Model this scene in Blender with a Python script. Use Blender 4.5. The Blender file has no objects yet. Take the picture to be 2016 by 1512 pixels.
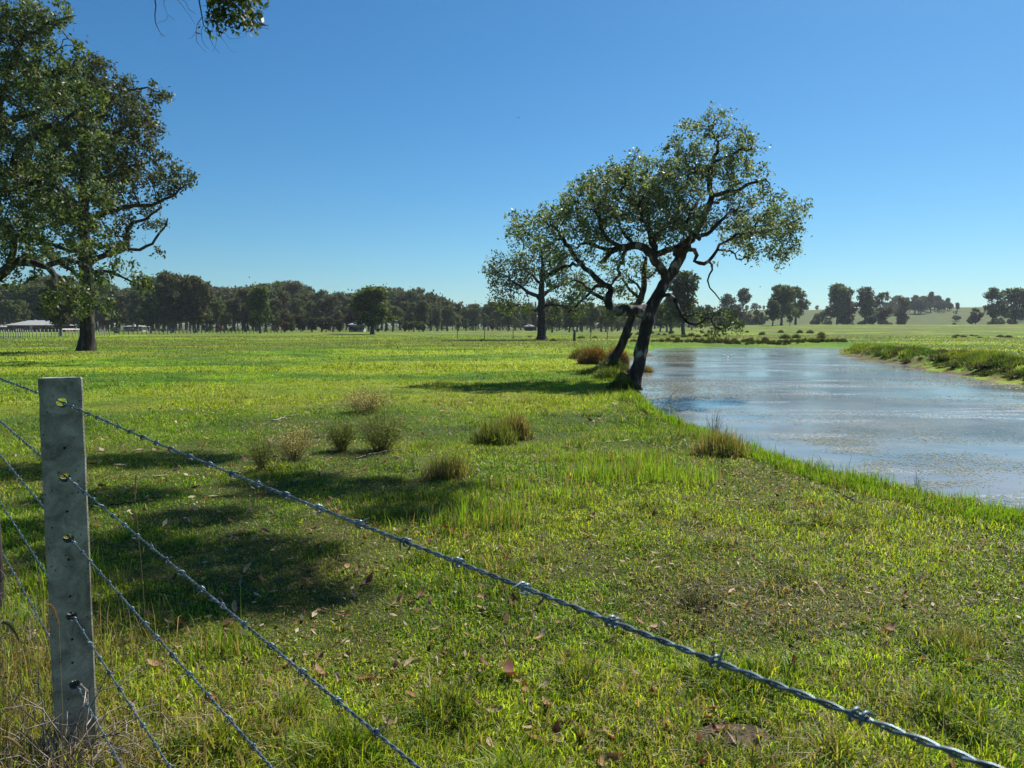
import bpy, bmesh, math, random
import numpy as np
from mathutils import Vector, Matrix
R = math.radians
random.seed(7)
rng = np.random.default_rng(7)
sc = bpy.context.scene
COL = sc.collection

# ------------------------------------------------------------------ camera
F = 1480.0; CX = 1008.0; CY = 756.0; HOR = 643.0; EYE = 1.5
PITCH = math.atan((CY - HOR) / F)
cam_d = bpy.data.cameras.new('camera')
cam = bpy.data.objects.new('camera', cam_d); COL.objects.link(cam)
cam.location = (0, 0, EYE); cam.rotation_euler = (math.pi / 2 - PITCH, 0, 0)
cam_d.sensor_width = 36.0; cam_d.lens = 36.0 * F / 2016.0
cam_d.clip_start = 0.05; cam_d.clip_end = 12000
cam_d.dof.use_dof = True; cam_d.dof.focus_distance = 7.0; cam_d.dof.aperture_fstop = 15.0
sc.camera = cam

# ------------------------------------------------------------------ light
SUN_EL = R(47); SUN_AZ = R(38)          # azimuth measured from +Y towards +X
SUN_DIR = Vector((math.sin(SUN_AZ) * math.cos(SUN_EL), math.cos(SUN_AZ) * math.cos(SUN_EL), math.sin(SUN_EL)))
w = bpy.data.worlds.new('World'); sc.world = w; w.use_nodes = True
nt = w.node_tree; nt.nodes.clear()
sky = nt.nodes.new('ShaderNodeTexSky'); sky.sky_type = 'NISHITA'; sky.sun_disc = False
sky.sun_elevation = SUN_EL; sky.sun_rotation = SUN_AZ
sky.altitude = 50; sky.air_density = 1.0; sky.dust_density = 0.35; sky.ozone_density = 2.6
bg = nt.nodes.new('ShaderNodeBackground'); bg.inputs['Strength'].default_value = 0.0585
wo = nt.nodes.new('ShaderNodeOutputWorld')
tint = nt.nodes.new('ShaderNodeMix'); tint.data_type = 'RGBA'; tint.blend_type = 'MULTIPLY'; tint.inputs[0].default_value = 1; tint.inputs[7].default_value = (0.59, 0.87, 1.03, 1)
hs = nt.nodes.new('ShaderNodeHueSaturation'); hs.inputs['Saturation'].default_value = 1.12
nt.links.new(sky.outputs[0], tint.inputs[6]); nt.links.new(tint.outputs[2], hs.inputs['Color']); nt.links.new(hs.outputs[0], bg.inputs[0]); nt.links.new(bg.outputs[0], wo.inputs[0])
sl = bpy.data.lights.new('sun', 'SUN'); sl.energy = 5.0; sl.angle = R(0.53); sl.color = (1.0, 0.955, 0.88)
sun = bpy.data.objects.new('sun', sl); COL.objects.link(sun)
sun.rotation_euler = SUN_DIR.to_track_quat('Z', 'Y').to_euler()
sc.view_settings.view_transform = 'Standard'; sc.view_settings.look = 'None'
sc.view_settings.exposure = 0.78; sc.view_settings.gamma = 1.0
sc.cycles.max_bounces = 6; sc.cycles.diffuse_bounces = 3; sc.cycles.glossy_bounces = 3
sc.cycles.transmission_bounces = 4; sc.cycles.transparent_max_bounces = 6; sc.cycles.volume_bounces = 0
sc.cycles.sample_clamp_indirect = 3.0
sc.cycles.use_denoising = True

# ------------------------------------------------------------------ helpers
def ray(px, py):
    u = (px - CX) / F; v = (CY - py) / F
    return np.array([u, math.cos(PITCH) + v * math.sin(PITCH), -math.sin(PITCH) + v * math.cos(PITCH)])
def P(px, py, Y):
    r = ray(px, py); return np.array([0, 0, EYE]) + r * (Y / r[1])
def G(px, py, z=0.0):
    r = ray(px, py); t = (z - EYE) / r[2]; return np.array([0, 0, EYE]) + r * t

def tag(o, label=None, cat=None, group=None, kind=None):
    if label: o['label'] = label
    if cat: o['category'] = cat
    if group: o['group'] = group
    if kind: o['kind'] = kind
    return o
def empty(name, loc, rz=0, s=1.0):
    o = bpy.data.objects.new(name, None); COL.objects.link(o)
    o.location = loc; o.rotation_euler = (0, 0, rz); o.scale = (s, s, s) if not hasattr(s, '__len__') else s
    o.empty_display_size = 0.2
    return o
def link(name, me, mat=None, parent=None):
    o = bpy.data.objects.new(name, me); COL.objects.link(o)
    if mat:
        me.materials.clear(); me.materials.append(mat)
    if parent: o.parent = parent
    return o
def copy_tree(root):
    r = root.copy(); COL.objects.link(r)
    for c in list(root.children):
        d = c.copy(); COL.objects.link(d); d.parent = r
        for g in list(c.children):
            e = g.copy(); COL.objects.link(e); e.parent = d
    return r

def np_mesh(name, verts, faces_list, colors=None, smooth=False):
    """faces_list: list of (M,k) int arrays. colors: (N,3) per vertex."""
    me = bpy.data.meshes.new(name)
    verts = np.asarray(verts, dtype=np.float32)
    nv = len(verts); me.vertices.add(nv); me.vertices.foreach_set('co', verts.ravel())
    faces_list = [f for f in faces_list if len(f)]
    tot = [np.full(len(f), f.shape[1], dtype=np.int32) for f in faces_list]
    idx = np.concatenate([f.ravel() for f in faces_list]).astype(np.int32)
    tot = np.concatenate(tot); start = np.concatenate([[0], np.cumsum(tot)[:-1]]).astype(np.int32)
    me.loops.add(len(idx)); me.loops.foreach_set('vertex_index', idx)
    me.polygons.add(len(tot)); me.polygons.foreach_set('loop_start', start); me.polygons.foreach_set('loop_total', tot)
    if smooth: me.polygons.foreach_set('use_smooth', np.ones(len(tot), dtype=bool))
    if colors is not None:
        ca = me.color_attributes.new('Col', 'FLOAT_COLOR', 'POINT')
        c4 = np.ones((nv, 4), dtype=np.float32); c4[:, :3] = colors
        ca.data.foreach_set('color', c4.ravel())
    me.update(calc_edges=True)
    return me

def hash2(ix, iy, seed):
    n = (ix.astype(np.int64) * 374761393 + iy.astype(np.int64) * 668265263 + seed * 974634777) & 0xffffffff
    n = ((n ^ (n >> 13)) * 1274126177) & 0xffffffff
    n = n ^ (n >> 16)
    return (n & 0xffffff) / float(0xffffff)
def vnoise(x, y, seed=0):
    x = np.asarray(x, float); y = np.asarray(y, float)
    ix = np.floor(x); iy = np.floor(y); fx = x - ix; fy = y - iy
    fx = fx * fx * (3 - 2 * fx); fy = fy * fy * (3 - 2 * fy)
    a = hash2(ix, iy, seed); b = hash2(ix + 1, iy, seed); c = hash2(ix, iy + 1, seed); d = hash2(ix + 1, iy + 1, seed)
    return (a * (1 - fx) + b * fx) * (1 - fy) + (c * (1 - fx) + d * fx) * fy
def fbm(x, y, seed=0, o=3):
    s = 0; a = 0.5; t = 0
    for k in range(o):
        s = s + a * vnoise(np.asarray(x) * 2 ** k, np.asarray(y) * 2 ** k, seed + k * 17); t += a; a *= 0.5
    return s / t
def sstep(a, b, x):
    t = np.clip((x - a) / (b - a), 0, 1); return t * t * (3 - 2 * t)

# ------------------------------------------------------------------ materials
def new_mat(name):
    m = bpy.data.materials.new(name); m.use_nodes = True
    n = m.node_tree; n.nodes.clear()
    out = n.nodes.new('ShaderNodeOutputMaterial')
    return m, n, out
def leaf_mat(name, trans=0.4, rough=0.5, spec=0.4, tint=(1.0, 1.05, 0.6)):
    m, n, out = new_mat(name)
    at = n.nodes.new('ShaderNodeAttribute'); at.attribute_name = 'Col'
    p = n.nodes.new('ShaderNodeBsdfPrincipled'); p.inputs['Roughness'].default_value = rough
    p.inputs['Specular IOR Level'].default_value = spec
    t = n.nodes.new('ShaderNodeBsdfTranslucent')
    mx = n.nodes.new('ShaderNodeMix'); mx.data_type = 'RGBA'; mx.blend_type = 'MULTIPLY'; mx.inputs[0].default_value = 1
    mx.inputs[7].default_value = (*tint, 1)
    ms = n.nodes.new('ShaderNodeMixShader'); ms.inputs[0].default_value = trans
    L = n.links.new
    L(at.outputs['Color'], p.inputs['Base Color']); L(at.outputs['Color'], mx.inputs[6]); L(mx.outputs[2], t.inputs['Color'])
    L(p.outputs[0], ms.inputs[1]); L(t.outputs[0], ms.inputs[2]); L(ms.outputs[0], out.inputs[0])
    return m
def noise_mat(name, c1, c2, scale=8, rough=0.85, bump=0.3, stretch=(1, 1, 1), detail=6, spec=0.2, c3=None, bdist=0.02, lo=.35, hi=.65):
    m, n, out = new_mat(name); L = n.links.new
    tc = n.nodes.new('ShaderNodeTexCoord'); mp = n.nodes.new('ShaderNodeMapping'); mp.inputs['Scale'].default_value = stretch
    nz = n.nodes.new('ShaderNodeTexNoise'); nz.inputs['Scale'].default_value = scale; nz.inputs['Detail'].default_value = detail
    cr = n.nodes.new('ShaderNodeValToRGB'); cr.color_ramp.elements[0].position = lo; cr.color_ramp.elements[1].position = hi
    cr.color_ramp.elements[0].color = (*c1, 1); cr.color_ramp.elements[1].color = (*c2, 1)
    if c3:
        e = cr.color_ramp.elements.new((lo + hi) / 2); e.color = (*c3, 1)
    p = n.nodes.new('ShaderNodeBsdfPrincipled'); p.inputs['Roughness'].default_value = rough
    p.inputs['Specular IOR Level'].default_value = spec
    bp = n.nodes.new('ShaderNodeBump'); bp.inputs['Strength'].default_value = bump; bp.inputs['Distance'].default_value = bdist
    L(tc.outputs['Object'], mp.inputs[0]); L(mp.outputs[0], nz.inputs['Vector']); L(nz.outputs['Fac'], cr.inputs[0])
    L(cr.outputs[0], p.inputs['Base Color']); L(nz.outputs['Fac'], bp.inputs['Height']); L(bp.outputs[0], p.inputs['Normal'])
    L(p.outputs[0], out.inputs[0])
    return m
M = {}
M['grass'] = leaf_mat('grass blades', 0.5, 0.5, 0.35, (1.25, 1.2, 0.5))
M['dry'] = leaf_mat('dry stalks', 0.25, 0.6, 0.3, (1.1, 1.0, 0.7))
M['leaf'] = leaf_mat('tree leaves', 0.42, 0.48, 0.28, (1.2, 1.3, 0.5))
M['farleaf'] = leaf_mat('distant leaves', 0.45, 0.6, 0.25, (1.2, 1.2, 0.6))
M['litter'] = leaf_mat('dry leaf', 0.2, 0.7, 0.15, (1.3, 0.8, 0.5))
M['bark'] = noise_mat('rough dark bark', (0.016, 0.013, 0.011), (0.075, 0.065, 0.055), 7, 0.9, 0.9, (1, 1, 0.25), c3=(0.036, 0.03, 0.026), bdist=0.05)
M['bark_lichen_sunlit'] = noise_mat('gnarled bark with lichen and painted sunlight', (0.02, 0.016, 0.014), (0.40, 0.37, 0.33), 5, 0.9, 1.0, (1, 1, 0.45), c3=(0.042, 0.035, 0.03), bdist=0.06, lo=.36, hi=.72)  # pale tone is lichen plus the look of sunlit limbs, put into the colour
M['bark_far'] = noise_mat('pale gum bark', (0.05, 0.045, 0.04), (0.15, 0.135, 0.115), 1.2, 0.9, 0.2, (1, 1, 0.3))
M['twig'] = noise_mat('dead twig', (0.1, 0.08, 0.065), (0.36, 0.31, 0.26), 30, 0.8, 0.3)
M['twig_dark'] = noise_mat('dark twig', (0.02, 0.017, 0.015), (0.06, 0.05, 0.045), 30, 0.8, 0.3)

# ------------------------------------------------------------------ pond outline (water line) with bank widths
WL = -0.45
pond = []     # (x, y, bankwidth, bankheight above water)
def addw(px, py, w_, h_=0.45, near=False):
    if near:
        g = G(px, py, -0.02); c = np.array([0.6, 0.8]); d = c * 0.42
        pond.append((g[0] + d[0], g[1] + d[1], w_, h_))
    else:
        g = G(px, py, WL); pond.append((g[0], g[1], w_, h_))
for px, py in [(2600, 1190), (2300, 1105), (2150, 1062), (2016, 1022), (1900, 1000), (1800, 975), (1680, 948), (1560, 912), (1450, 880), (1380, 846), (1310, 815), (1275, 795)]:
    addw(px, py, 0.42, near=True)
addw(1258, 782, 0.5); addw(1232, 742, 0.6); addw(1213, 731, 0.7); addw(1222, 715, 1.2); addw(1258, 706, 1.5); addw(1285, 700, 1.5); addw(1272, 691, 3, .4)
addw(1300, 686, 5, .35); addw(1400, 684, 6, .3); addw(1520, 683, 6, .3); addw(1620, 684, 5, .35); addw(1655, 686, 3, .4)
addw(1641, 697, 1.6, .5); addw(1690, 707, 2.0, .6); addw(1742, 713, 2.2, .6); addw(1812, 727, 2.4, .6); addw(1858, 735, 2.4, .6)
addw(1919, 745, 2.4, .6); addw(1996, 759, 2.2, .55); addw(2150, 785, 2.0, .5); addw(2400, 830, 2.0, .5); addw(2900, 900, 2.0, .5)
pond = np.array(pond)
def pond_sd(x, y):
    x = np.asarray(x, float).ravel(); y = np.asarray(y, float).ravel()
    best = np.full(x.shape, 1e9); bw = np.ones_like(x); bh = np.ones_like(x); inside = np.zeros(x.shape, bool)
    n = len(pond)
    for i in range(n):
        a = pond[i]; b = pond[(i + 1) % n]
        ex, ey = b[0] - a[0], b[1] - a[1]
        t = np.clip(((x - a[0]) * ex + (y - a[1]) * ey) / (ex * ex + ey * ey), 0, 1)
        d = np.hypot(x - a[0] - t * ex, y - a[1] - t * ey)
        m = d < best
        best = np.where(m, d, best); bw = np.where(m, a[2] + t * (b[2] - a[2]), bw); bh = np.where(m, a[3] + t * (b[3] - a[3]), bh)
        c = ((a[1] > y) != (b[1] > y)) & (x < (b[0] - a[0]) * (y - a[1]) / (b[1] - a[1] + 1e-12) + a[0])
        inside ^= c
    return np.where(inside, -best, best), bw, bh
def terrain(x, y, micro=True):
    shp = np.shape(x); x = np.asarray(x, float).ravel(); y = np.asarray(y, float).ravel()
    r = np.hypot(x, y)
    # broad rise to the right, the ridge beyond
    az = np.arctan2(x, np.maximum(y, 1e-3))
    rise = (2.3 * sstep(90, 330, r) - 1.6 * sstep(350, 470, r)) * sstep(0.10, 0.36, az)
    prof = sstep(0.2, 0.33, az) * (0.86 + 0.10 * np.sin(az * 9 + 1.0) + 0.05 * np.sin(az * 31))
    ridge = 22.0 * sstep(430, 760, r) * prof
    far = 5.0 * sstep(700, 1500, r)
    z = rise + ridge + far + 0.05 * (fbm(x / 6, y / 6, 3) - .5) * sstep(3, 12, r) + 0.25 * (fbm(x / 40, y / 40, 5) - .5) * sstep(60, 160, r)
    if micro: z = z + 0.035 * (fbm(x / 0.5, y / 0.5, 9) - .5)
    near = r < 140
    if near.any():
        sd, bw, bh = pond_sd(x[near], y[near])
        wob = (fbm(x[near] / 0.9, y[near] / 0.9, 21) - .5) * np.clip(bw, .3, 2) * 0.7
        s = sd + wob
        zi = z[near]; top = WL + bh
        edge = WL + (np.maximum(zi, top - 0.0) - WL) * sstep(0, 1, s / bw)
        lift = (bh - 0.45) * np.exp(-np.maximum(s - bw, 0) / 6)
        out = np.where(s < bw, edge, zi + np.clip(lift, -0.15, .2))
        out = np.where(s < 0, WL - 0.6 * sstep(0, 2.5, -s) - 0.02, out)
        z[near] = out
    return z.reshape(shp)
def tz(x, y): return float(terrain(np.array([x]), np.array([y]), False)[0])
def on_ground(px, py, it=6):
    """point of the terrain seen at this pixel (approximate)"""
    z = 0.0
    for k in range(it):
        g = G(px, py, min(z, EYE - 0.25)); z = tz(g[0], g[1])
    return np.array([g[0], g[1], z])
def at_depth(px, Y):
    x = (px - CX) / F * Y * math.cos(PITCH); return np.array([x, Y, tz(x, Y)])

# ------------------------------------------------------------------ ground
def build_ground():
    a1 = np.linspace(-R(44), R(44), 480)
    a2 = np.linspace(R(44), R(316), 130)[1:-1]
    az = np.concatenate([a1, a2]); na = len(az)
    rr = np.concatenate([[0.0], np.geomspace(0.5, 1650, 620)])
    A, RR = np.meshgrid(az, rr)
    X = RR * np.sin(A); Y = RR * np.cos(A)
    Z = terrain(X, Y)
    v = np.stack([X, Y, Z], -1).reshape(-1, 3)
    i = np.arange(len(rr) - 1)[:, None] * na; j = np.arange(na)[None, :]; jn = (j + 1) % na
    f = np.stack([i + j, i + na + j, i + na + jn, i + jn], -1).reshape(-1, 4)
    f = f[:, ::-1]
    # colour by patches of the vegetation
    x, y = v[:, 0], v[:, 1]; r = np.hypot(x, y)
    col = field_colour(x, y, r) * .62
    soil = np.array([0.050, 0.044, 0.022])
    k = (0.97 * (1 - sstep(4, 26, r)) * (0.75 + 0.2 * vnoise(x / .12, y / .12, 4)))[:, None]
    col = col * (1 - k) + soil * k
    sd, bw, bh = pond_sd(x, y)
    mud = (sstep(0.62, 0.15, sd / bw) * (r < 140) * (bh > .42) * sstep(.3, .6, vnoise(x / .9, y / .7, 8)))[:, None]
    mudc = np.array([0.105, 0.07, 0.045]) * (0.6 + 0.8 * vnoise(x / .3, y / .3, 81))[:, None]
    col = col * (1 - mud) + mudc * mud
    fs = ((bh < .43) * (sd / bw < 1.6) * (r < 140) * .7)[:, None]; col = col * (1 - fs) + C_DEEP * .8 * fs
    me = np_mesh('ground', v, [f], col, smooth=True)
    m, n, out = new_mat('paddock ground'); L = n.links.new
    at = n.nodes.new('ShaderNodeAttribute'); at.attribute_name = 'Col'
    tc = n.nodes.new('ShaderNodeTexCoord')
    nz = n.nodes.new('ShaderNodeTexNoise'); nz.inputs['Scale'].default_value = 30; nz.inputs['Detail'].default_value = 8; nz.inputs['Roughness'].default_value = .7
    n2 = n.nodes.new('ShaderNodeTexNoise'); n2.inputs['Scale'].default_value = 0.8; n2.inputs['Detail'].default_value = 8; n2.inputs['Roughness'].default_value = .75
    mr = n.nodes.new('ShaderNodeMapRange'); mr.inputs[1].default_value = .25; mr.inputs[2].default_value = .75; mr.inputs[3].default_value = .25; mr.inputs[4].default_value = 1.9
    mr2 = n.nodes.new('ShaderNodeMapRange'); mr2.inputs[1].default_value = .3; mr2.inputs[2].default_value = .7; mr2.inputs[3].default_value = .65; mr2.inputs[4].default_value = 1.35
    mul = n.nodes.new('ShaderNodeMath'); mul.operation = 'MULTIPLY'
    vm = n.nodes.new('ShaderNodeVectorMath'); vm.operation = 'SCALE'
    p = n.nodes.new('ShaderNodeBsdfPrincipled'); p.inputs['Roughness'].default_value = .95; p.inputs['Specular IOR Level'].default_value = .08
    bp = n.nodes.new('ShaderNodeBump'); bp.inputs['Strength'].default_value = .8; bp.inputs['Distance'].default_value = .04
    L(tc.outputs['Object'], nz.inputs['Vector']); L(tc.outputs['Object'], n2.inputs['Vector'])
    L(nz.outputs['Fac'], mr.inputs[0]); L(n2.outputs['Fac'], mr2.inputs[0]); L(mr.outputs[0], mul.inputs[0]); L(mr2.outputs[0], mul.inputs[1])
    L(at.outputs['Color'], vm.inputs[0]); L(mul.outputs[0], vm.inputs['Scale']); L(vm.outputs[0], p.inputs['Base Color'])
    L(nz.outputs['Fac'], bp.inputs['Height']); L(bp.outputs[0], p.inputs['Normal']); L(p.outputs[0], out.inputs[0])
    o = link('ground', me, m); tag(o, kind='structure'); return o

C_FRESH = np.array([0.265, 0.41, 0.026]); C_DEEP = np.array([0.072, 0.18, 0.014]); C_YEL = np.array([0.37, 0.42, 0.040])
C_STRAW = np.array([0.34, 0.27, 0.13]); C_OLIVE = np.array([0.125, 0.145, 0.032]); C_BROWN = np.array([0.165, 0.125, 0.055])
def patch_maps(x, y):
    a = fbm(x / 1.3, y / 1.3, 31, 3); b = fbm(x / 5.5, y / 3.8, 41, 3); c = fbm(x / 0.45, y / 0.45, 51, 2); d = fbm(x / 22, y / 9, 61, 3)
    return a, b, c, d
dry_c = G(1530, 1190)[:2]; dry_c2 = np.array([-2.1, 2.0])
def dryness(x, y):
    d1 = np.exp(-(((x - dry_c[0]) / 0.75) ** 2 + ((y - dry_c[1]) / 0.42) ** 2))
    d2 = np.exp(-(((x - dry_c2[0]) / 0.75) ** 2 + ((y - dry_c2[1]) / 0.9) ** 2))
    return np.clip(0.75 * d1 + 0.9 * d2, 0, 1)
def field_colour(x, y, r):
    a, b, c, d = patch_maps(x, y)
    t = sstep(.3, .7, 0.5 * a + 0.5 * b)[:, None]
    col = C_DEEP * (1 - t) + C_FRESH * t
    yl = (sstep(.48, .7, b) * .65)[:, None]; col = col * (1 - yl) + C_YEL * yl
    ol = (sstep(.36, .6, d) * sstep(35, 80, r) * .7)[:, None]; col = col * (1 - ol) + C_OLIVE * ol
    bw = (sstep(.50, .70, fbm(x / 9, y / 5, 71)) * sstep(20, 60, r) * .5)[:, None]; col = col * (1 - bw) + C_BROWN * bw
    farc = np.array([0.098, 0.125, 0.036]); fk = sstep(260, 480, r)[:, None] * .9
    return col * (1 - fk) + farc * fk
ground = build_ground()

# ------------------------------------------------------------------ water
def build_water():
    x0, y0 = pond[:, 0].min() - 1.0, pond[:, 1].min() - .5; x1, y1 = pond[:, 0].max() + 1, pond[:, 1].max() + 1.5
    me = np_mesh('water', [(x0, y0, WL), (x1, y0, WL), (x1, y1, WL), (x0, y1, WL)], [np.array([[0, 1, 2, 3]])])
    m, n, out = new_mat('murky pond water'); L = n.links.new
    tc = n.nodes.new('ShaderNodeTexCoord')
    mp = n.nodes.new('ShaderNodeMapping'); mp.inputs['Scale'].default_value = (0.55, 1.0, 1); mp.inputs['Rotation'].default_value = (0, 0, R(-12))
    nz = n.nodes.new('ShaderNodeTexNoise'); nz.inputs['Scale'].default_value = 5.5; nz.inputs['Detail'].default_value = 5; nz.inputs['Roughness'].default_value = .62
    big = n.nodes.new('ShaderNodeTexNoise'); big.inputs['Scale'].default_value = .16; big.inputs['Detail'].default_value = 3
    mr = n.nodes.new('ShaderNodeMapRange'); mr.inputs[1].default_value = .42; mr.inputs[2].default_value = .6; mr.inputs[3].default_value = .05; mr.inputs[4].default_value = .36
    bp = n.nodes.new('ShaderNodeBump'); bp.inputs['Distance'].default_value = .09
    cn = n.nodes.new('ShaderNodeTexNoise'); cn.inputs['Scale'].default_value = .5; cn.inputs['Detail'].default_value = 5
    cr = n.nodes.new('ShaderNodeValToRGB'); cr.color_ramp.elements[0].position = .35; cr.color_ramp.elements[1].position = .7
    cr.color_ramp.elements[0].color = (0.095, 0.098, 0.082, 1); cr.color_ramp.elements[1].color = (0.22, 0.205, 0.17, 1)
    p = n.nodes.new('ShaderNodeBsdfPrincipled'); p.inputs['Roughness'].default_value = .09; p.inputs['IOR'].default_value = 1.38
    p.inputs['Specular IOR Level'].default_value = .5
    L(tc.outputs['Object'], mp.inputs[0]); L(mp.outputs[0], nz.inputs['Vector']); L(tc.outputs['Object'], big.inputs['Vector']); L(tc.outputs['Object'], cn.inputs['Vector'])
    L(big.outputs['Fac'], mr.inputs[0]); L(mr.outputs[0], bp.inputs['Strength']); L(nz.outputs['Fac'], bp.inputs['Height'])
    ms = n.nodes.new('ShaderNodeMapping'); ms.inputs['Scale'].default_value = (.16, .75, 1); ms.inputs['Rotation'].default_value = (0, 0, R(14))
    sn = n.nodes.new('ShaderNodeTexNoise'); sn.inputs['Scale'].default_value = 1.0; sn.inputs['Detail'].default_value = 6; sn.inputs['Distortion'].default_value = 1.2
    sr = n.nodes.new('ShaderNodeMapRange'); sr.inputs[1].default_value = .53; sr.inputs[2].default_value = .63; sr.inputs[3].default_value = 0; sr.inputs[4].default_value = .6
    fn = n.nodes.new('ShaderNodeTexNoise'); fn.inputs['Scale'].default_value = 16; fn.inputs['Detail'].default_value = 4
    fr = n.nodes.new('ShaderNodeMapRange'); fr.inputs[1].default_value = .42; fr.inputs[2].default_value = .6
    fm = n.nodes.new('ShaderNodeMath'); fm.operation = 'MULTIPLY'
    sx = n.nodes.new('ShaderNodeMix'); sx.data_type = 'RGBA'; sx.inputs[7].default_value = (.27, .245, .18, 1)
    rr_ = n.nodes.new('ShaderNodeMapRange'); rr_.inputs[3].default_value = .09; rr_.inputs[4].default_value = .5
    L(tc.outputs['Object'], ms.inputs[0]); L(ms.outputs[0], sn.inputs['Vector']); L(sn.outputs['Fac'], sr.inputs[0]); L(tc.outputs['Object'], fn.inputs['Vector']); L(fn.outputs['Fac'], fr.inputs[0])
    L(sr.outputs[0], fm.inputs[0]); L(fr.outputs[0], fm.inputs[1]); L(fm.outputs[0], sx.inputs[0]); L(fm.outputs[0], rr_.inputs[0]); L(rr_.outputs[0], p.inputs['Roughness'])
    L(cn.outputs['Fac'], cr.inputs[0]); L(cr.outputs[0], sx.inputs[6]); L(sx.outputs[2], p.inputs['Base Color']); L(bp.outputs[0], p.inputs['Normal']); L(p.outputs[0], out.inputs[0])
    tag(link('water', me, m), kind='structure')
build_water()

def flat_bits(pos, size, asp, col, lift=0.0, tilt=0.06):
    """small lens-shaped floating leaves, 4 vertices each"""
    n = len(pos); a = rng.uniform(0, 2 * np.pi, n); ca, sa = np.cos(a), np.sin(a)
    u = np.stack([ca, sa, rng.normal(0, tilt, n)], -1) * size[:, None]; v = np.stack([-sa, ca, rng.normal(0, tilt, n)], -1) * (size * asp)[:, None]
    V = np.stack([pos - u, pos - v, pos + u, pos + v], 1).reshape(-1, 3)
    f = np.arange(n * 4).reshape(-1, 4)
    return V, f, np.repeat(col, 4, 0)

def build_weed():
    n = 420000
    r = np.exp(rng.uniform(np.log(5.5), np.log(62), n)); az = rng.uniform(R(5), R(42), n)
    x = r * np.sin(az); y = r * np.cos(az)
    sd, bw, bh = pond_sd(x, y)
    dens = sstep(.46, .66, fbm(x / 1.1, y / .8, 101, 4)) * .6
    near = sstep(6.5, 2.0, -sd) * sstep(20, 13, r)
    band = sstep(.5, .6, fbm(x / 7, y / 1.6, 111, 3)) * .5 * sstep(12, 22, r) * sstep(7, 1, -sd)
    shore = sstep(1.3, 0.1, -sd) * .6
    pr = np.clip(dens * near * 1.25 + band + shore * sstep(.4, .6, vnoise(x / 1.2, y / 1.2, 7)), 0, 1)
    # the edge of the raft runs as a curved line
    keep = (sd < 0.05) & (rng.random(n) < pr)
    x, y, r = x[keep], y[keep], r[keep]; n = len(x)
    size = rng.uniform(.006, .017, n) * np.clip(r / 9, .8, 3.2)
    c1 = np.array([.20, .21, .12]); c2 = np.array([.30, .29, .19]); c3 = np.array([.09, .13, .03])
    t = rng.random(n)[:, None]; col = np.where(t < .45, c1, np.where(t < .75, c2, c3)) * rng.uniform(.6, 1.15, n)[:, None]
    V, f, c = flat_bits(np.stack([x, y, np.full(n, WL + .006)], -1), size, .5, col)
    o = link('pond_weed', np_mesh('pond_weed', V, [f], c), M['litter'])
    tag(o, 'pale flecks of duckweed and algae floating on the pond', 'pond weed', kind='stuff')
build_weed()

# ------------------------------------------------------------------ grass
def blades(pos, h, wd, lean, col, segs=2, curl=0.5):
    n = len(pos); yaw = rng.uniform(0, 2 * np.pi, n); la = rng.uniform(0, 2 * np.pi, n)
    sx = np.stack([np.cos(yaw), np.sin(yaw), np.zeros(n)], -1) * (wd / 2)[:, None]
    ld = np.stack([np.cos(la), np.sin(la), np.zeros(n)], -1) * (h * lean)[:, None]
    up = np.zeros((n, 3)); up[:, 2] = h * np.sqrt(np.clip(1 - (lean * .8) ** 2, .1, 1))
    if segs == 1:
        V = np.stack([pos - sx, pos + sx, pos + ld + up], 1).reshape(-1, 3)
        return V, [np.arange(n * 3).reshape(-1, 3)], np.repeat(col, 3, 0)
    mid = pos + ld * .35 + up * .58
    tip = pos + ld * 1.0 + up * (1 - curl * lean[:, None])
    V = np.stack([pos - sx, pos + sx, mid - sx * .8, mid + sx * .8, tip], 1).reshape(-1, 3)
    b = np.arange(n)[:, None] * 5
    C = np.repeat(col[:, None, :], 5, 1)
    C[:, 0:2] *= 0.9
    return V, [b + np.array([[0, 1, 3, 2]]), b + np.array([[2, 3, 4]])], C.reshape(-1, 3)
def merge(parts):
    Vs, Fs, Cs = [], {}, []; off = 0
    for V, fl, C in parts:
        Vs.append(V); Cs.append(C)
        for f in fl:
            Fs.setdefault(f.shape[1], []).append(f + off)
        off += len(V)
    return np.concatenate(Vs), [np.concatenate(v) for v in Fs.values()], np.concatenate(Cs)

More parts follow.
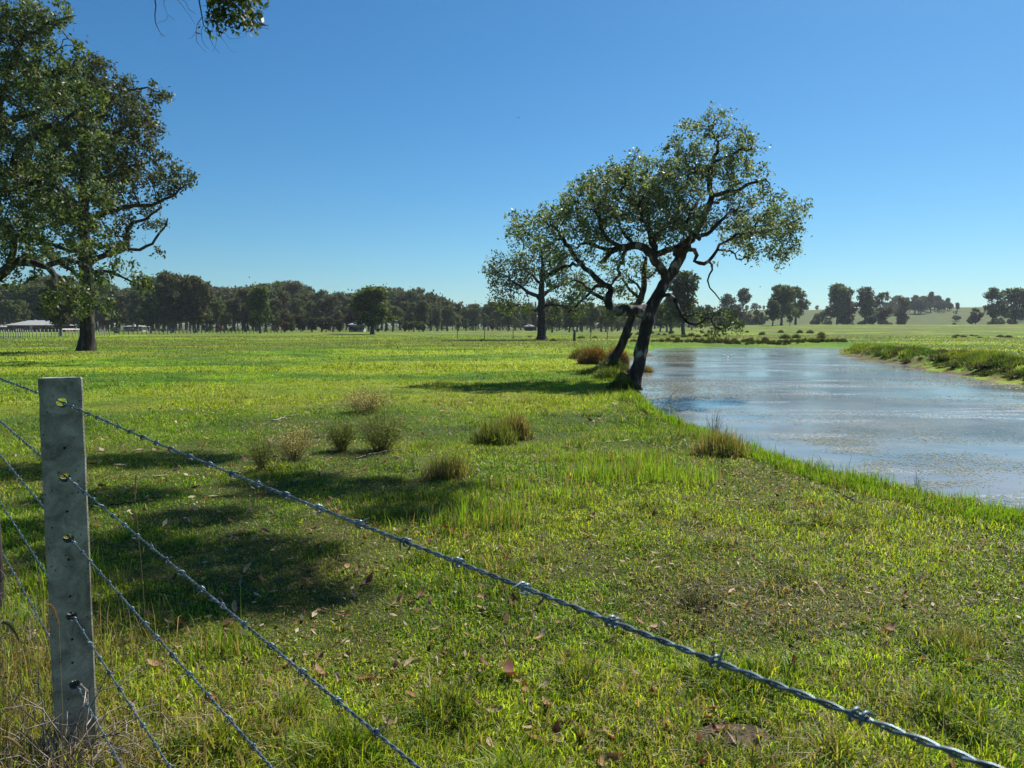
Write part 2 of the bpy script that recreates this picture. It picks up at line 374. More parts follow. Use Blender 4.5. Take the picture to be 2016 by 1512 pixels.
tall_spots = [(1200, 945, .45, .32), (945, 1035, .35, .34), (1105, 990, .3, .22), (1290, 930, .4, .24), (1350, 950, .3, .22), (1240, 905, .5, .2),
              (430, 1290, .16, .16), (1130, 905, .3, .16), (60, 1230, .2, .2), (1000, 960, .25, .18), (120, 1150, .25, .25)]
mound = G(1445, 1455)[:2]
def blade_field(n, r0, r1, segs):
    r = np.exp(rng.uniform(np.log(r0), np.log(r1), n)); az = rng.uniform(-R(50), R(58), n)
    x = r * np.sin(az); y = r * np.cos(az)
    sd, bw, bh = pond_sd(x, y)
    z = terrain(x, y)
    a, b, c, d = patch_maps(x, y)
    # bare gaps, denser turf
    bare = sstep(.36, .5, c * .6 + a * .4)
    dm = np.hypot((x - mound[0]) / .17, (y - mound[1]) / .12)
    keep = (z > WL + .02 + .06 * rng.random(n)) & (rng.random(n) < (.72 + .28 * bare) * (0.35 + .65 * sstep(0, .5, (sd / bw)))) & ((dm > 1) | (rng.random(n) < .12))
    x, y, z, r, a, b, c, d, sd, bw, bare = [q[keep] for q in (x, y, z, r, a, b, c, d, sd, bw, bare)]
    n = len(x)
    h = (0.016 + 0.021 * sstep(.3, .75, a) + .012 * sstep(.4, .7, c)) * rng.uniform(.5, 1.6, n)
    h *= 1 + 1.0 * (sstep(1.6, .2, np.abs(sd - .3)) * (r < 24) * (sd < 2)) + .5 * sstep(.55, .75, b)
    h = h * (1 + .9 * sstep(12, 60, r))
    tuft = sstep(.66, .86, vnoise(x / .28, y / .28, 131)) * sstep(.35, .6, vnoise(x / 1.9, y / 1.9, 132)); h = h * (1 + 1.3 * tuft)
    for px, py, rad, hh in tall_spots:
        g = G(px, py)[:2]; q = np.exp(-(((x - g[0]) ** 2 + ((y - g[1]) * 1.3) ** 2) / (rad * .5) ** 2))
        h = h + hh * .35 * q * rng.random(n)
    wd = np.maximum(rng.uniform(.0038, .0075, n), r * .0011 * rng.uniform(.6, 1.3, n))
    lean = np.clip(rng.gamma(2.4, .42, n), .05, 1.22)
    col = field_colour(x, y, r)
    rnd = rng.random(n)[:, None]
    col = col * (rng.uniform(.4, 1.35, n) * (.55 + .9 * vnoise(x / .10, y / .10, 77)))[:, None]  # mottling puts the lit and shaded contrast of the turf into blade colour
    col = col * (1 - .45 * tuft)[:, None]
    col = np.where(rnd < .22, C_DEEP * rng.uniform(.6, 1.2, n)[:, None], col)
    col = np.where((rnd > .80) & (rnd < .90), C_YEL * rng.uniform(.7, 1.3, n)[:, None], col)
    pd = .02 + .06 * (1 - bare) + .4 * dryness(x, y) + .10 * sstep(.6, .8, vnoise(x / .5, y / .5, 91))
    st = rng.random(n) < pd
    sc_ = C_STRAW * rng.uniform(.45, 1.2, n)[:, None]
    col = np.where(st[:, None], sc_, col)
    h = np.where(st, h * 1.5 + .01, h) + .012 * dryness(x, y); lean = np.where(st, np.clip(lean * 1.3, .3, 1.12), lean)
    return blades(np.stack([x, y, z - .004], -1), h, wd, lean, col, segs)
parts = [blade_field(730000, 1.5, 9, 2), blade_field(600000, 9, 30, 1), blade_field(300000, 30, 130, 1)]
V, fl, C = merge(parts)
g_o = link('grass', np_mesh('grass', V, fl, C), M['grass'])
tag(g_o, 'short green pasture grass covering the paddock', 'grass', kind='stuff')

# tall grass patches (uncountable blades)
parts = []
for px, py, rad, hh in tall_spots:
    g = G(px, py); n = int(620 * rad * 2.2 * (hh / .25) ** .5)
    x = g[0] + rng.normal(0, rad * .65, n); y = g[1] + rng.normal(0, rad * .45, n)
    h = hh * rng.uniform(.15, 1.05, n) * (.4 + .8 * vnoise(x / .14, y / .14, 15)); st = rng.random(n) < .25
    col = np.where(st[:, None], C_STRAW * .7, (C_FRESH * .55 + C_DEEP * .45) * (.6 + .7 * vnoise(x / .12, y / .12, 16))[:, None]) * rng.uniform(.6, 1.5, n)[:, None]
    parts.append(blades(np.stack([x, y, terrain(x, y)], -1), h, np.maximum(rng.uniform(.004, .007, n), g[1] * .0008), np.clip(rng.gamma(2, .13, n), .02, .8), col, 2))
# fringe of longer grass on the lip of the near bank
nb = 26000
k = rng.integers(0, 13, nb); t = rng.random(nb)
pa = pond[k]; pb = pond[k + 1]
x = pa[:, 0] + t * (pb[:, 0] - pa[:, 0]); y = pa[:, 1] + t * (pb[:, 1] - pa[:, 1])
off = rng.uniform(.02, .95, nb); x = x - .6 * off; y = y - .8 * off
z = terrain(x, y); kp = (z > WL + .04) & (np.abs(x) < y * 1.1 + 2)
x, y, z = x[kp], y[kp], z[kp]; n = len(x)
h = rng.uniform(.05, .15, n) * (.6 + .9 * vnoise(x / .35, y / .35, 12)) * np.where(rng.random(n) < .04, 1.9, 1)
col = np.where((rng.random(n) < .12)[:, None], C_STRAW * .8, C_DEEP * .55 + C_FRESH * .45) * rng.uniform(.6, 1.4, n)[:, None]
parts.append(blades(np.stack([x, y, z], -1), h, np.maximum(.0045, np.hypot(x, y) * .0008), np.clip(rng.gamma(2, .2, n), .02, 1), col, 2))
# rank grass down the right bank
nb = 60000
bwp = np.array([(1645, 53.5), (1690, 45.5), (1742, 41.5), (1812, 35), (1858, 32), (1919, 28.8), (1996, 25.5), (2060, 23), (2300, 18)])
k = rng.integers(0, 8, nb); t = rng.random(nb); pxx = bwp[k, 0] + t * (bwp[k + 1, 0] - bwp[k, 0]); yy = bwp[k, 1] + t * (bwp[k + 1, 1] - bwp[k, 1])
off = rng.uniform(.15, 5.5, nb); x = (pxx - CX) / F * yy + off * .75; y = yy + off * .65; z = terrain(x, y)
kp = (z > WL + .04 + .3 * vnoise(x / .7, y / .7, 5)) & (vnoise(x / 1.1, y / 1.1, 6) > .34); x, y, z = x[kp], y[kp], z[kp]; n = len(x)
h = rng.uniform(.06, .2, n) * (.5 + 1.3 * sstep(.35, .7, vnoise(x / .8, y / .8, 14)))
mixk = sstep(.3, .7, vnoise(x / 1.6, y / 1.2, 18))[:, None]; col = (C_DEEP * (1 - mixk) * .8 + (C_FRESH * .5 + C_OLIVE * .4) * mixk) * (rng.uniform(.4, 1.3, n) * (.35 + 1.0 * vnoise(x / .8, y / .8, 14)))[:, None]
col = np.where((rng.random(n) < .16)[:, None], C_BROWN * 1.1, col)
parts.append(blades(np.stack([x, y, z], -1), h, y * .0012, np.clip(rng.gamma(2.4, .3, n), .02, 1.1), col, 1))
V, fl, C = merge(parts)
tag(link('long_grass', np_mesh('long_grass', V, fl, C), M['grass']), 'longer upright grass in the paddock and along the pond lip', 'long grass', kind='stuff')

# ------------------------------------------------------------------ trees
def grow(seeds, att, step, infl, kill, iters=160, jit=0.35, rs=None, tropism=(0, 0, 0)):
    """space colonisation. seeds: list of (pos, parent, fixed_radius)"""
    rs = rs or rng
    pos = [np.array(s[0], float) for s in seeds]; par = [s[1] for s in seeds]; fix = [s[2] for s in seeds]
    A = np.array(att, float); PN = np.array(pos)
    d = np.full(len(A), 1e9); near = np.zeros(len(A), int)
    for s0 in range(0, len(PN), 400):
        dd = np.linalg.norm(A[:, None] - PN[None, s0:s0 + 400], axis=2); i = dd.argmin(1); dm = dd[np.arange(len(A)), i]
        m = dm < d; d[m] = dm[m]; near[m] = i[m] + s0
    alive = d > kill
    trop = np.array(tropism)
    for it in range(iters):
        act = alive & (d < infl)
        if not act.any(): break
        idx = near[act]; vec = A[act] - np.array(pos)[idx]; vec /= np.linalg.norm(vec, axis=1)[:, None] + 1e-9
        uniq, inv = np.unique(idx, return_inverse=True)
        acc = np.zeros((len(uniq), 3)); np.add.at(acc, inv, vec)
        acc /= np.linalg.norm(acc, axis=1)[:, None] + 1e-9
        acc += rs.normal(0, jit, acc.shape) + trop; acc /= np.linalg.norm(acc, axis=1)[:, None] + 1e-9
        newp = np.array(pos)[uniq] + acc * step
        base = len(pos)
        for q, u in zip(newp, uniq): pos.append(q); par.append(int(u)); fix.append(0)
        dd = np.linalg.norm(A[:, None] - newp[None], axis=2); i = dd.argmin(1); dm = dd[np.arange(len(A)), i]
        m = dm < d; d[m] = dm[m]; near[m] = i[m] + base
        alive &= d > kill
        if len(pos) > 14000: break
    return np.array(pos), np.array(par), np.array(fix, float)

def tree_radii(par, fix, r_tip, p=2.3):
    n = len(par); acc = np.zeros(n); kids = [[] for _ in range(n)]
    for i in range(n):
        if par[i] >= 0: kids[par[i]].append(i)
    order = []; stack = [i for i in range(n) if par[i] < 0]
    while stack:
        i = stack.pop(); order.append(i); stack += kids[i]
    r = np.zeros(n)
    for i in reversed(order):
        s = sum(r[k] ** p for k in kids[i])
        r[i] = max(r_tip, s ** (1 / p)) if kids[i] else r_tip
        if fix[i] > 0: r[i] = max(fix[i], min(r[i], fix[i] * 1.0))
    return r, kids, order

def tubes(pos, r, kids, roots, gnarl=0.0, sides_scale=1.0, rs=None):
    rs = rs or rng
    Vs, Q, T = [], [], []; off = 0
    stack = [(None, i) for i in roots]
    while stack:
        pa, i = stack.pop()
        ch = [] if pa is None else [pa]
        ch.append(i); cur = i
        while kids[cur]:
            ks = sorted(kids[cur], key=lambda k: -r[k])
            for k in ks[1:]: stack.append((cur, k))
            cur = ks[0]; ch.append(cur)
        if len(ch) < 2: continue
        pts = pos[ch]; rad = r[ch].copy()
        if pa is not None: rad[0] = min(r[pa], rad[1] * 1.25)
        rmax = rad.max()
        ns = 14 if rmax > .12 * sides_scale else 8 if rmax > .05 * sides_scale else 5 if rmax > .02 * sides_scale else 3
        tan = np.gradient(pts, axis=0); tan /= np.linalg.norm(tan, axis=1)[:, None] + 1e-9
        up = np.array([0.31, 0.2, 0.93]) if abs(tan[0][2]) < .9 else np.array([1.0, 0.1, 0])
        a = np.linspace(0, 2 * np.pi, ns, endpoint=False); ca, sa = np.cos(a), np.sin(a)
        u = np.cross(tan[0], up); u /= np.linalg.norm(u)
        rings = np.empty((len(pts), ns, 3))
        for q in range(len(pts)):
            u = u - tan[q] * np.dot(u, tan[q]); u /= np.linalg.norm(u) + 1e-9
            v = np.cross(tan[q], u)
            rr = rad[q]
            if gnarl and ns > 5: rr = rr * (1 + gnarl * rs.normal(0, 1, ns))
            rings[q] = pts[q] + (u[None] * ca[:, None] + v[None] * sa[:, None]) * (rr if np.ndim(rr) == 0 else rr[:, None])
        Vs.append(rings.reshape(-1, 3))
        nq = len(pts); i0 = np.arange(nq - 1)[:, None] * ns + off; j = np.arange(ns)[None]; jn = (j + 1) % ns
        Q.append(np.stack([i0 + j, i0 + jn, i0 + ns + jn, i0 + ns + j], -1).reshape(-1, 4))
        Vs.append((pts[-1] + tan[-1] * rad[-1])[None]); off += nq * ns
        e = (nq - 1) * ns + off - nq * ns
        T.append(np.stack([e + np.arange(ns), e + (np.arange(ns) + 1) % ns, np.full(ns, off)], -1)); off += 1
    return np.concatenate(Vs), [np.concatenate(Q), np.concatenate(T)]

def leaves(centers, per, spread, size, cols, rs=None, asp=.42, droop=0.35):
    rs = rs or rng
    n = len(centers) * per
    c = np.repeat(centers, per, 0) + rs.normal(0, spread, (n, 3))
    d = rs.normal(0, 1, (n, 3)); d[:, 2] -= droop; d /= np.linalg.norm(d, axis=1)[:, None]
    e = rs.normal(0, 1, (n, 3)); e = np.cross(d, e); e /= np.linalg.norm(e, axis=1)[:, None]
    nn = np.cross(d, e)
    s = (size * rs.uniform(.6, 1.3, n))[:, None]
    V = np.stack([c - d * s * .5, c + e * s * asp * .5 + nn * s * .08, c + d * s * .5, c - e * s * asp * .5 + nn * s * .08], 1).reshape(-1, 3)
    f = np.arange(n * 4).reshape(-1, 4)
    ci = rs.choice(len(cols), n, p=[q[1] for q in cols]); base = np.array([q[0] for q in cols])[ci] * rs.uniform(.65, 1.35, n)[:, None]
    # tone varies clump by clump (age of the leaves)
    tone = np.repeat(.8 + .4 * rs.random(len(centers)), per)[:, None]
    return V, f, np.repeat(base * tone, 4, 0)

def blob_points(blobs, Y0, dens, rs=None):
    """blobs: (px, py, rx, ry, dY, rY[, weight]) outlined on the photo, filled in depth"""
    rs = rs or rng; out = []
    for b in blobs:
        px, py, rx, ry, dY, rY = b[:6]; wgt = b[6] if len(b) > 6 else 1
        Yc = Y0 + dY; s = Yc / F; a, c = rx * s, ry * s
        n = max(4, int(dens * a * c * rY * wgt))
        q = rs.normal(0, 1, (n, 3)); q /= np.linalg.norm(q, axis=1)[:, None]; q *= (rs.random(n) ** (1 / 2.2))[:, None]
        cc = P(px, py, Yc)
        out.append(cc + q * np.array([a, rY, c]))
    return np.concatenate(out)

def resample(path, Y0, step, seeds, parent, wob=.0, rs=None):
    """path: (px,py,dY,radius) ; appends nodes, returns the index of the last and list"""
    pts = [(P(q[0], q[1], Y0 + q[2]), q[3]) for q in path]
    ids = []
    if parent is None:
        seeds.append((pts[0][0], -1, pts[0][1])); cur = len(seeds) - 1
    else: cur = parent
    ids.append(cur)
    for (a, ra), (b, rb) in zip(pts[:-1], pts[1:]):
        L_ = np.linalg.norm(b - a); k = max(1, int(round(L_ / step)))
        for j in range(1, k + 1):
            t = j / k; p = a + (b - a) * t
            if j < k and wob: p = p + rng.normal(0, wob, 3)
            seeds.append((p, cur, ra + (rb - ra) * t)); cur = len(seeds) - 1; ids.append(cur)
    return ids
def nearest(seeds, px, py, Y0, dY=0):
    q = P(px, py, Y0 + dY); return int(np.argmin([np.linalg.norm(s[0] - q) for s in seeds]))

def make_tree(name, label, cat, loc, seeds, att, step, infl, kill, r_tip, leaf_args, mats, group=None, jit=.35, gnarl=.05, leaf_r=None, trop=(0, 0, 0), p=2.3, subd=False, drop=0.0, iters=160):
    pos, par, fix = grow(seeds, att, step, infl, kill, jit=jit, tropism=trop, iters=iters)
    r, kids, order = tree_radii(par, fix, r_tip, p)
    V, fl = tubes(pos, r, kids, [i for i in range(len(par)) if par[i] < 0], gnarl, 1.0 if not subd else subd)
    loc = np.array(loc, float)
    root = empty(name, loc); tag(root, label, cat, group)
    link('trunk', np_mesh('trunk', V - loc, fl, smooth=True), mats[0], root)
    grown = np.arange(len(pos)) >= len(seeds)
    lr = leaf_r or r_tip * 1.9
    m = grown & (r <= lr)
    if drop:
        cell = np.floor(pos / (step * 4.0)).astype(int); hh = hash2(cell[:, 0] * 31 + cell[:, 2] * 7, cell[:, 1] * 13 + cell[:, 2], 99)
        m &= (rng.random(len(pos)) > .04) & (hh > drop)
    per, spread, size, cols, asp = leaf_args
    LV, lf, LC = leaves(pos[m], per, spread, size, cols, asp=asp)
    link('crown', np_mesh('crown', LV - loc, [lf], LC), mats[1], root)
    print(name, len(pos), 'nodes', len(lf), 'leaves')
    return root

LC_GUM = [((0.104, 0.143, 0.062), .4), ((0.161, 0.198, 0.097), .3), ((0.281, 0.296, 0.248), .2), ((0.036, 0.055, 0.022), .1)]
LC_DARK = [((0.046, 0.062, 0.021), .5), ((0.068, 0.074, 0.027), .3), ((0.099, 0.099, 0.053), .2)]
LC_LIGHT = [((0.066, 0.094, 0.029), .45), ((0.098, 0.128, 0.043), .33), ((0.178, 0.186, 0.114), .12), ((0.028, 0.046, 0.016), .1)]

# ---- the leaning gum on the pond bank
def hero_tree():
    Y0 = 22.3; S = []; st = .16
    main = resample([(1243, 775, -.1, .30), (1249, 748, 0, .245), (1257, 718, .1, .22), (1264, 680, .1, .215), (1273, 640, .1, .21), (1284, 602, .1, .21), (1300, 572, .1, .19),
                     (1318, 542, .1, .185), (1335, 515, 0, .17), (1345, 494, 0, .155)], Y0, st, S, None, .012)
    def br(path, dY=0, wob=.038):
        p0 = path[0]; par = nearest(S, p0[0], p0[1], Y0, p0[2]); q = S[par][0]
        ids = resample(path, Y0, st, S, par, wob); return ids
    # top vertical limb
    br([(1345, 494, 0, .15), (1353, 478, .1, .13), (1364, 462, .2, .125), (1384, 432, .35, .11), (1398, 398, .4, .10), (1396, 352, .4, .085), (1405, 316, .4, .07), (1413, 288, .4, .05), (1403, 262, .3, .03)])
    br([(1400, 385, .4, .09), (1424, 380, .1, .07), (1452, 376, -.2, .06), (1480, 360, -.4, .05), (1508, 353, -.5, .03)])
    br([(1388, 425, .4, .08), (1404, 398, .8, .06), (1430, 390, 1.2, .05), (1452, 378, 1.5, .035)])
    br([(1405, 314, .4, .06), (1425, 311, .2, .045), (1450, 299, 0, .035), (1480, 292, -.2, .025)])
    br([(1397, 335, .4, .06), (1372, 326, .2, .05), (1355, 345, 0, .04), (1345, 372, -.2, .03)])
    br([(1398, 350, .4, .06), (1375, 335, 1.0, .045), (1345, 320, 1.4, .03)])
    # pale limb over the hollow
    br([(1343, 500, 0, .12), (1330, 488, -.3, .10), (1310, 494, -.4, .10), (1293, 500, -.3, .10)])
    br([(1335, 490, -.3, .10), (1347, 478, -.6, .09), (1356, 470, -.9, .085), (1366, 460, -1.2, .08), (1377, 470, -1.5, .07), (1400, 455, -1.8, .06), (1425, 430, -2.0, .045), (1450, 415, -2.1, .03)])
    br([(1362, 462, -1.1, .07), (1350, 440, -1.5, .06), (1360, 415, -1.8, .05), (1375, 395, -2, .03)])
    # limb rising left of the hollow
    br([(1314, 548, 0, .16), (1302, 530, -.2, .15), (1290, 516, -.3, .14), (1286, 500, -.3, .13), (1284, 478, -.3, .12), (1279, 455, -.2, .10), (1276, 432, 0, .08), (1262, 405, .1, .07), (1240, 390, .2, .05), (1222, 378, .2, .03)])
    br([(1284, 474, -.3, .09), (1300, 458, 0, .08), (1315, 440, .3, .07), (1330, 420, .5, .055), (1338, 395, .7, .04)])
    br([(1278, 450, -.2, .08), (1262, 432, -.7, .06), (1256, 410, -1.1, .05), (1265, 385, -1.4, .035)])
    # big arching limb to the left
    br([(1287, 508, -.3, .14), (1277, 496, -.4, .135), (1263, 486, -.4, .13), (1245, 484, -.4, .125), (1225, 487, -.3, .12), (1208, 492, -.2, .10), (1196, 505, 0, .08), (1184, 516, .2, .065)])
    br([(1222, 487, -.3, .08), (1206, 478, -.5, .075), (1192, 464, -.7, .07), (1184, 445, -.8, .06), (1178, 425, -.9, .045), (1160, 412, -1, .03)])
    br([(1205, 495, -.1, .07), (1190, 490, .1, .06), (1170, 482, .3, .055), (1155, 478, .4, .05), (1138, 488, .5, .035)])
    br([(1245, 485, -.4, .07), (1238, 470, -.2, .06), (1225, 455, .2, .05), (1215, 430, .4, .04), (1200, 405, .6, .03)])
    br([(1232, 487, -.4, .07), (1226, 505, -.2, .06), (1220, 520, .1, .06), (1216, 545, .3, .05), (1205, 560, .5, .035)])
    # low limb with the elbow
    f = br([(1280, 606, 0, .19), (1262, 610, -.2, .18), (1240, 612, -.4, .17), (1218, 613, -.5, .165), (1203, 608, -.5, .16), (1197, 594, -.5, .14), (1199, 580, -.5, .125), (1204, 572, -.4, .11),
            (1190, 561, -.4, .10), (1179, 553, -.4, .095), (1162, 535, -.4, .09), (1143, 518, -.4, .08), (1127, 497, -.4, .07), (1110, 473, -.4, .055), (1100, 456, -.4, .04), (1080, 445, -.4, .03)])
    br([(1143, 518, -.4, .06), (1127, 518, -.6, .055), (1110, 525, -.8, .05), (1095, 533, -.9, .045), (1078, 541, -1, .03)])
    br([(1197, 588, -.5, .08), (1187, 588, -.7, .07), (1172, 580, -.8, .06), (1163, 575, -.8, .055), (1150, 587, -.9, .045), (1138, 598, -.9, .035), (1125, 607, -1, .025), (1119, 615, -1, .02)])
    br([(1190, 561, -.4, .07), (1175, 562, 0, .055), (1165, 572, .3, .05), (1150, 560, .6, .04), (1130, 548, .9, .03)])
    # right side
    br([(1344, 497, 0, .09), (1352, 491, .3, .08), (1367, 492, .4, .075), (1372, 503, .4, .075), (1367, 514, .4, .07), (1377, 518, .4, .07), (1395, 514, .4, .06), (1403, 505, .4, .055), (1412, 492, .3, .05), (1425, 478, .2, .045), (1448, 462, .1, .04), (1475, 450, 0, .03)])
    br([(1398, 513, .4, .04), (1402, 532, .4, .035), (1393, 552, .4, .03), (1397, 566, .4, .026), (1408, 578, .4, .024), (1417, 590, .4, .02)])
    br([(1415, 490, .3, .035), (1438, 494, .3, .032), (1447, 500, .3, .03), (1450, 510, .3, .028), (1460, 511, .3, .025), (1475, 502, .3, .02)])
    br([(1440, 468, .1, .05), (1470, 460, .6, .045), (1500, 455, 1.0, .04), (1530, 440, 1.3, .03), (1555, 430, 1.4, .02)])
    # low limb hanging out over the water
    br([(1302, 580, 0, .07), (1318, 580, -.3, .065), (1329, 592, -.6, .06), (1336, 608, -.8, .055), (1342, 622, -.9, .05), (1352, 634, -1, .045), (1368, 640, -1.1, .035), (1382, 634, -1.1, .03), (1400, 628, -1.2, .025)])
    br([(1338, 615, -.9, .045), (1352, 622, -.6, .04), (1375, 618, -.3, .035), (1400, 616, -.1, .03), (1425, 622, 0, .025)])
    # root flare and roots down the bank
    for (a, b, c_, d_) in [((1246, 752, 0, .12), (1230, 738, .2, .10), (1222, 733, .3, .07), (1218, 742, .3, .05)), ((1246, 758, -.1, .1), (1234, 757, -.3, .08), (1226, 762, -.4, .05), (1222, 770, -.4, .03)),
                           ((1252, 728, 0, .1), (1240, 728, .4, .07), (1233, 735, .4, .05), (1231, 745, .3, .03)), ((1246, 765, -.1, .12), (1256, 772, -.2, .1), (1262, 780, -.3, .06), (1266, 786, -.3, .03))]:
        br([a, b, c_, d_])
    ns = len(S)
    blobs = [(1055, 455, 66, 36, -.4, 1.2), (1010, 440, 30, 26, -.4, .7, .7), (1100, 435, 55, 42, -.3, 1.4), (1150, 400, 58, 48, -.3, 1.6), (1195, 360, 55, 40, 0, 1.5), (1245, 335, 45, 32, .2, 1.3, .8),
             (1240, 400, 70, 60, .2, 1.8), (1180, 450, 70, 45, -.2, 1.6, .8), (1290, 370, 55, 50, .2, 1.7), (1330, 400, 70, 60, -.5, 1.8), (1320, 440, 70, 45, -.8, 1.6), (1345, 320, 50, 45, .6, 1.3, .8),
             (1365, 262, 36, 30, .3, .9, .7), (1400, 250, 50, 32, .3, 1.0, .7), (1440, 285, 50, 42, .2, 1.2, .7), (1482, 305, 28, 42, -.1, .8, .8), (1420, 345, 60, 35, .4, 1.4, .9), (1440, 420, 60, 40, -1, 1.5, .8),
             (1500, 410, 45, 38, -.2, 1.3, .8), (1490, 455, 60, 45, .2, 1.5), (1550, 450, 42, 50, .6, 1.1, .9), (1575, 410, 26, 26, 1, .7, .6), (1545, 500, 28, 30, .8, .8, .7), (1500, 510, 22, 24, 0, .7, .6),
             (1460, 478, 30, 24, 0, .8, .6), (1110, 500, 40, 22, -.6, .9, .4), (1075, 490, 34, 26, -.6, .8, .6), (1180, 520, 45, 30, .2, 1, .45), (1420, 640, 40, 34, -.6, .9, 1.0), (1445, 655, 22, 24, -.4, .7, 1.2), (1380, 622, 34, 24, -.7, .8, .7),
             (1415, 610, 26, 16, -.5, .6, .6), (1130, 580, 30, 26, -.8, .7, .25), (1085, 560, 26, 22, -.9, .6, .3), (1260, 470, 60, 25, .5, 1.3, .45), (1420, 505, 20, 20, .4, .5, .25)]
    att = blob_points(blobs, Y0, 150)
    S[:] = [(a, b, c * .88) for a, b, c in S]
    loc = P(1243, 775, Y0 - .1); loc[2] = max(-.45, loc[2])
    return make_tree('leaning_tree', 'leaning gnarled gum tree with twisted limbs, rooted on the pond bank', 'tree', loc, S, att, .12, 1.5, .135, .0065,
                     (13, .08, .092, LC_GUM, .55), (M['bark_lichen_sunlit'], M['leaf']), jit=.5, gnarl=.06, leaf_r=.0108, iters=70, drop=.19)
hero_tree()

def second_stem():
    Y0 = 26.5; S = []; st = .2
    resample([(1186, 724, 0, .22), (1200, 713, 0, .18), (1214, 698, 0, .165), (1224, 680, 0, .15), (1231, 660, 0, .14), (1240, 635, 0, .13), (1249, 612, 0, .12), (1262, 588, 0, .11), (1268, 560, 0, .10), (1268, 535, 0, .09), (1272, 508, 0, .06)], Y0, st, S, None, .012)
    for path in [[(1228, 672, 0, .07), (1238, 664, -.1, .05), (1244, 656, -.1, .03)],
                 [(1262, 590, 0, .07), (1245, 575, .3, .05), (1232, 560, .5, .04), (1220, 545, .6, .03)],
                 [(1268, 550, 0, .06), (1285, 540, .4, .04), (1300, 520, .6, .03)],
                 [(1265, 575, 0, .05), (1255, 560, -.4, .04), (1240, 550, -.6, .03)]]:
        resample(path, Y0, st, S, nearest(S, path[0][0], path[0][1], Y0), .02)
    blobs = [(1225, 560, 45, 35, .3, 1.2, .8), (1190, 600, 40, 25, .5, 1, .5), (1260, 530, 35, 30, .2, 1), (1300, 520, 25, 25, .5, .8, .6), (1240, 600, 30, 30, .3, .9, .5)]
    loc = P(1186, 724, Y0)
    make_tree('leaning_tree', 'slimmer leaning trunk rising from the reddish scrub, left of and behind the big gnarled tree', 'tree', loc, S, blob_points(blobs, Y0, 90), .16, 2.6, .2, .008,
              (10, .12, .12, LC_LIGHT, .5), (M['bark'], M['leaf']), jit=.4, leaf_r=.016, iters=50)
second_stem()

def left_tree():
    Y0 = 47.0; S = []; st = .35
    resample([(170, 693, 0, .66), (171, 682, 0, .52), (172, 660, 0, .44), (171, 610, 0, .42), (170, 560, 0, .39), (168, 500, 0, .35), (166, 440, 0, .31), (164, 380, 0, .27), (160, 320, 0, .23), (163, 260, 0, .22), (170, 200, 0, .15), (178, 140, 0, .08)], Y0, st, S, None, .02)
    for path in [[(167, 440, 0, .2), (190, 425, -.5, .17), (225, 412, -.8, .14), (262, 405, -1, .12), (300, 404, -1, .10), (335, 388, -1, .08), (362, 368, -1, .05)],
                 [(169, 520, 0, .2), (200, 505, .6, .17), (235, 495, 1, .15), (250, 482, 1, .14), (250, 450, 1, .12), (262, 438, 1, .1), (290, 430, 1, .08), (318, 408, 1, .05)],
                 [(240, 492, 1, .12), (275, 492, 1.4, .1), (300, 480, 1.6, .08), (322, 450, 1.6, .06), (330, 430, 1.6, .04)],
                 [(165, 400, 0, .18), (200, 360, 1, .14), (240, 330, 1.6, .1), (290, 320, 2, .07)],
                 [(162, 330, 0, .16), (205, 280, -1, .12), (245, 250, -1.6, .09), (290, 235, -2, .06)],
                 [(163, 270, 0, .14), (200, 220, 1, .1), (240, 180, 1.4, .07), (290, 172, 1.4, .05)],
                 [(165, 420, 0, .18), (130, 380, 1, .14), (90, 340, 1.4, .1), (50, 320, 1.6, .06)],
                 [(162, 320, 0, .16), (120, 270, -1, .12), (80, 230, -1.6, .08)],
                 [(170, 560, 0, .16), (140, 530, -1, .12), (100, 510, -1.6, .08)]]:
        resample(path, Y0, st, S, nearest(S, path[0][0], path[0][1], Y0), .04)
    blobs = [(185, 150, 45, 40, 0, 2.6), (150, 190, 60, 50, 0, 3), (215, 180, 50, 48, .5, 3), (250, 215, 45, 50, 0, 2.6), (308, 178, 24, 20, 1.4, 1.4, .9), (275, 240, 40, 40, -1, 2.4), (230, 270, 60, 45, 0, 3),
             (285, 300, 36, 36, 1, 2), (300, 345, 40, 26, 0, 2, .8), (335, 335, 34, 26, 0, 1.8), (372, 350, 20, 22, -.5, 1.2), (330, 385, 40, 18, -.5, 1.4, .6), (250, 340, 50, 40, 0, 3), (180, 330, 60, 50, 0, 3, .8),
             (130, 270, 60, 50, 0, 3, .8), (240, 400, 50, 30, 0, 2.6, .7), (90, 330, 50, 40, 1, 2.6, .7), (300, 450, 34, 26, 1.4, 1.5, .6), (250, 455, 34, 26, .6, 1.8, .7), (310, 495, 20, 16, 1.5, 1.2, .8), (210, 480, 40, 30, 0, 2, .6), (60, 380, 50, 40, 1, 2.6, .7), (120, 430, 50, 40, 0, 2.6, .6), (100, 500, 50, 30, -1, 2, .5)]
    att = blob_points(blobs, Y0, 12)
    loc = P(170, 690, Y0)
    make_tree('gum_tree', 'tall dark gum with thick straight trunk standing in the paddock at left', 'tree', loc, S, att, .27, 3.4, .31, .014,
              (18, .17, .23, LC_DARK, .5), (M['bark'], M['leaf']), jit=.4, leaf_r=.023, iters=80, drop=.10)
left_tree()

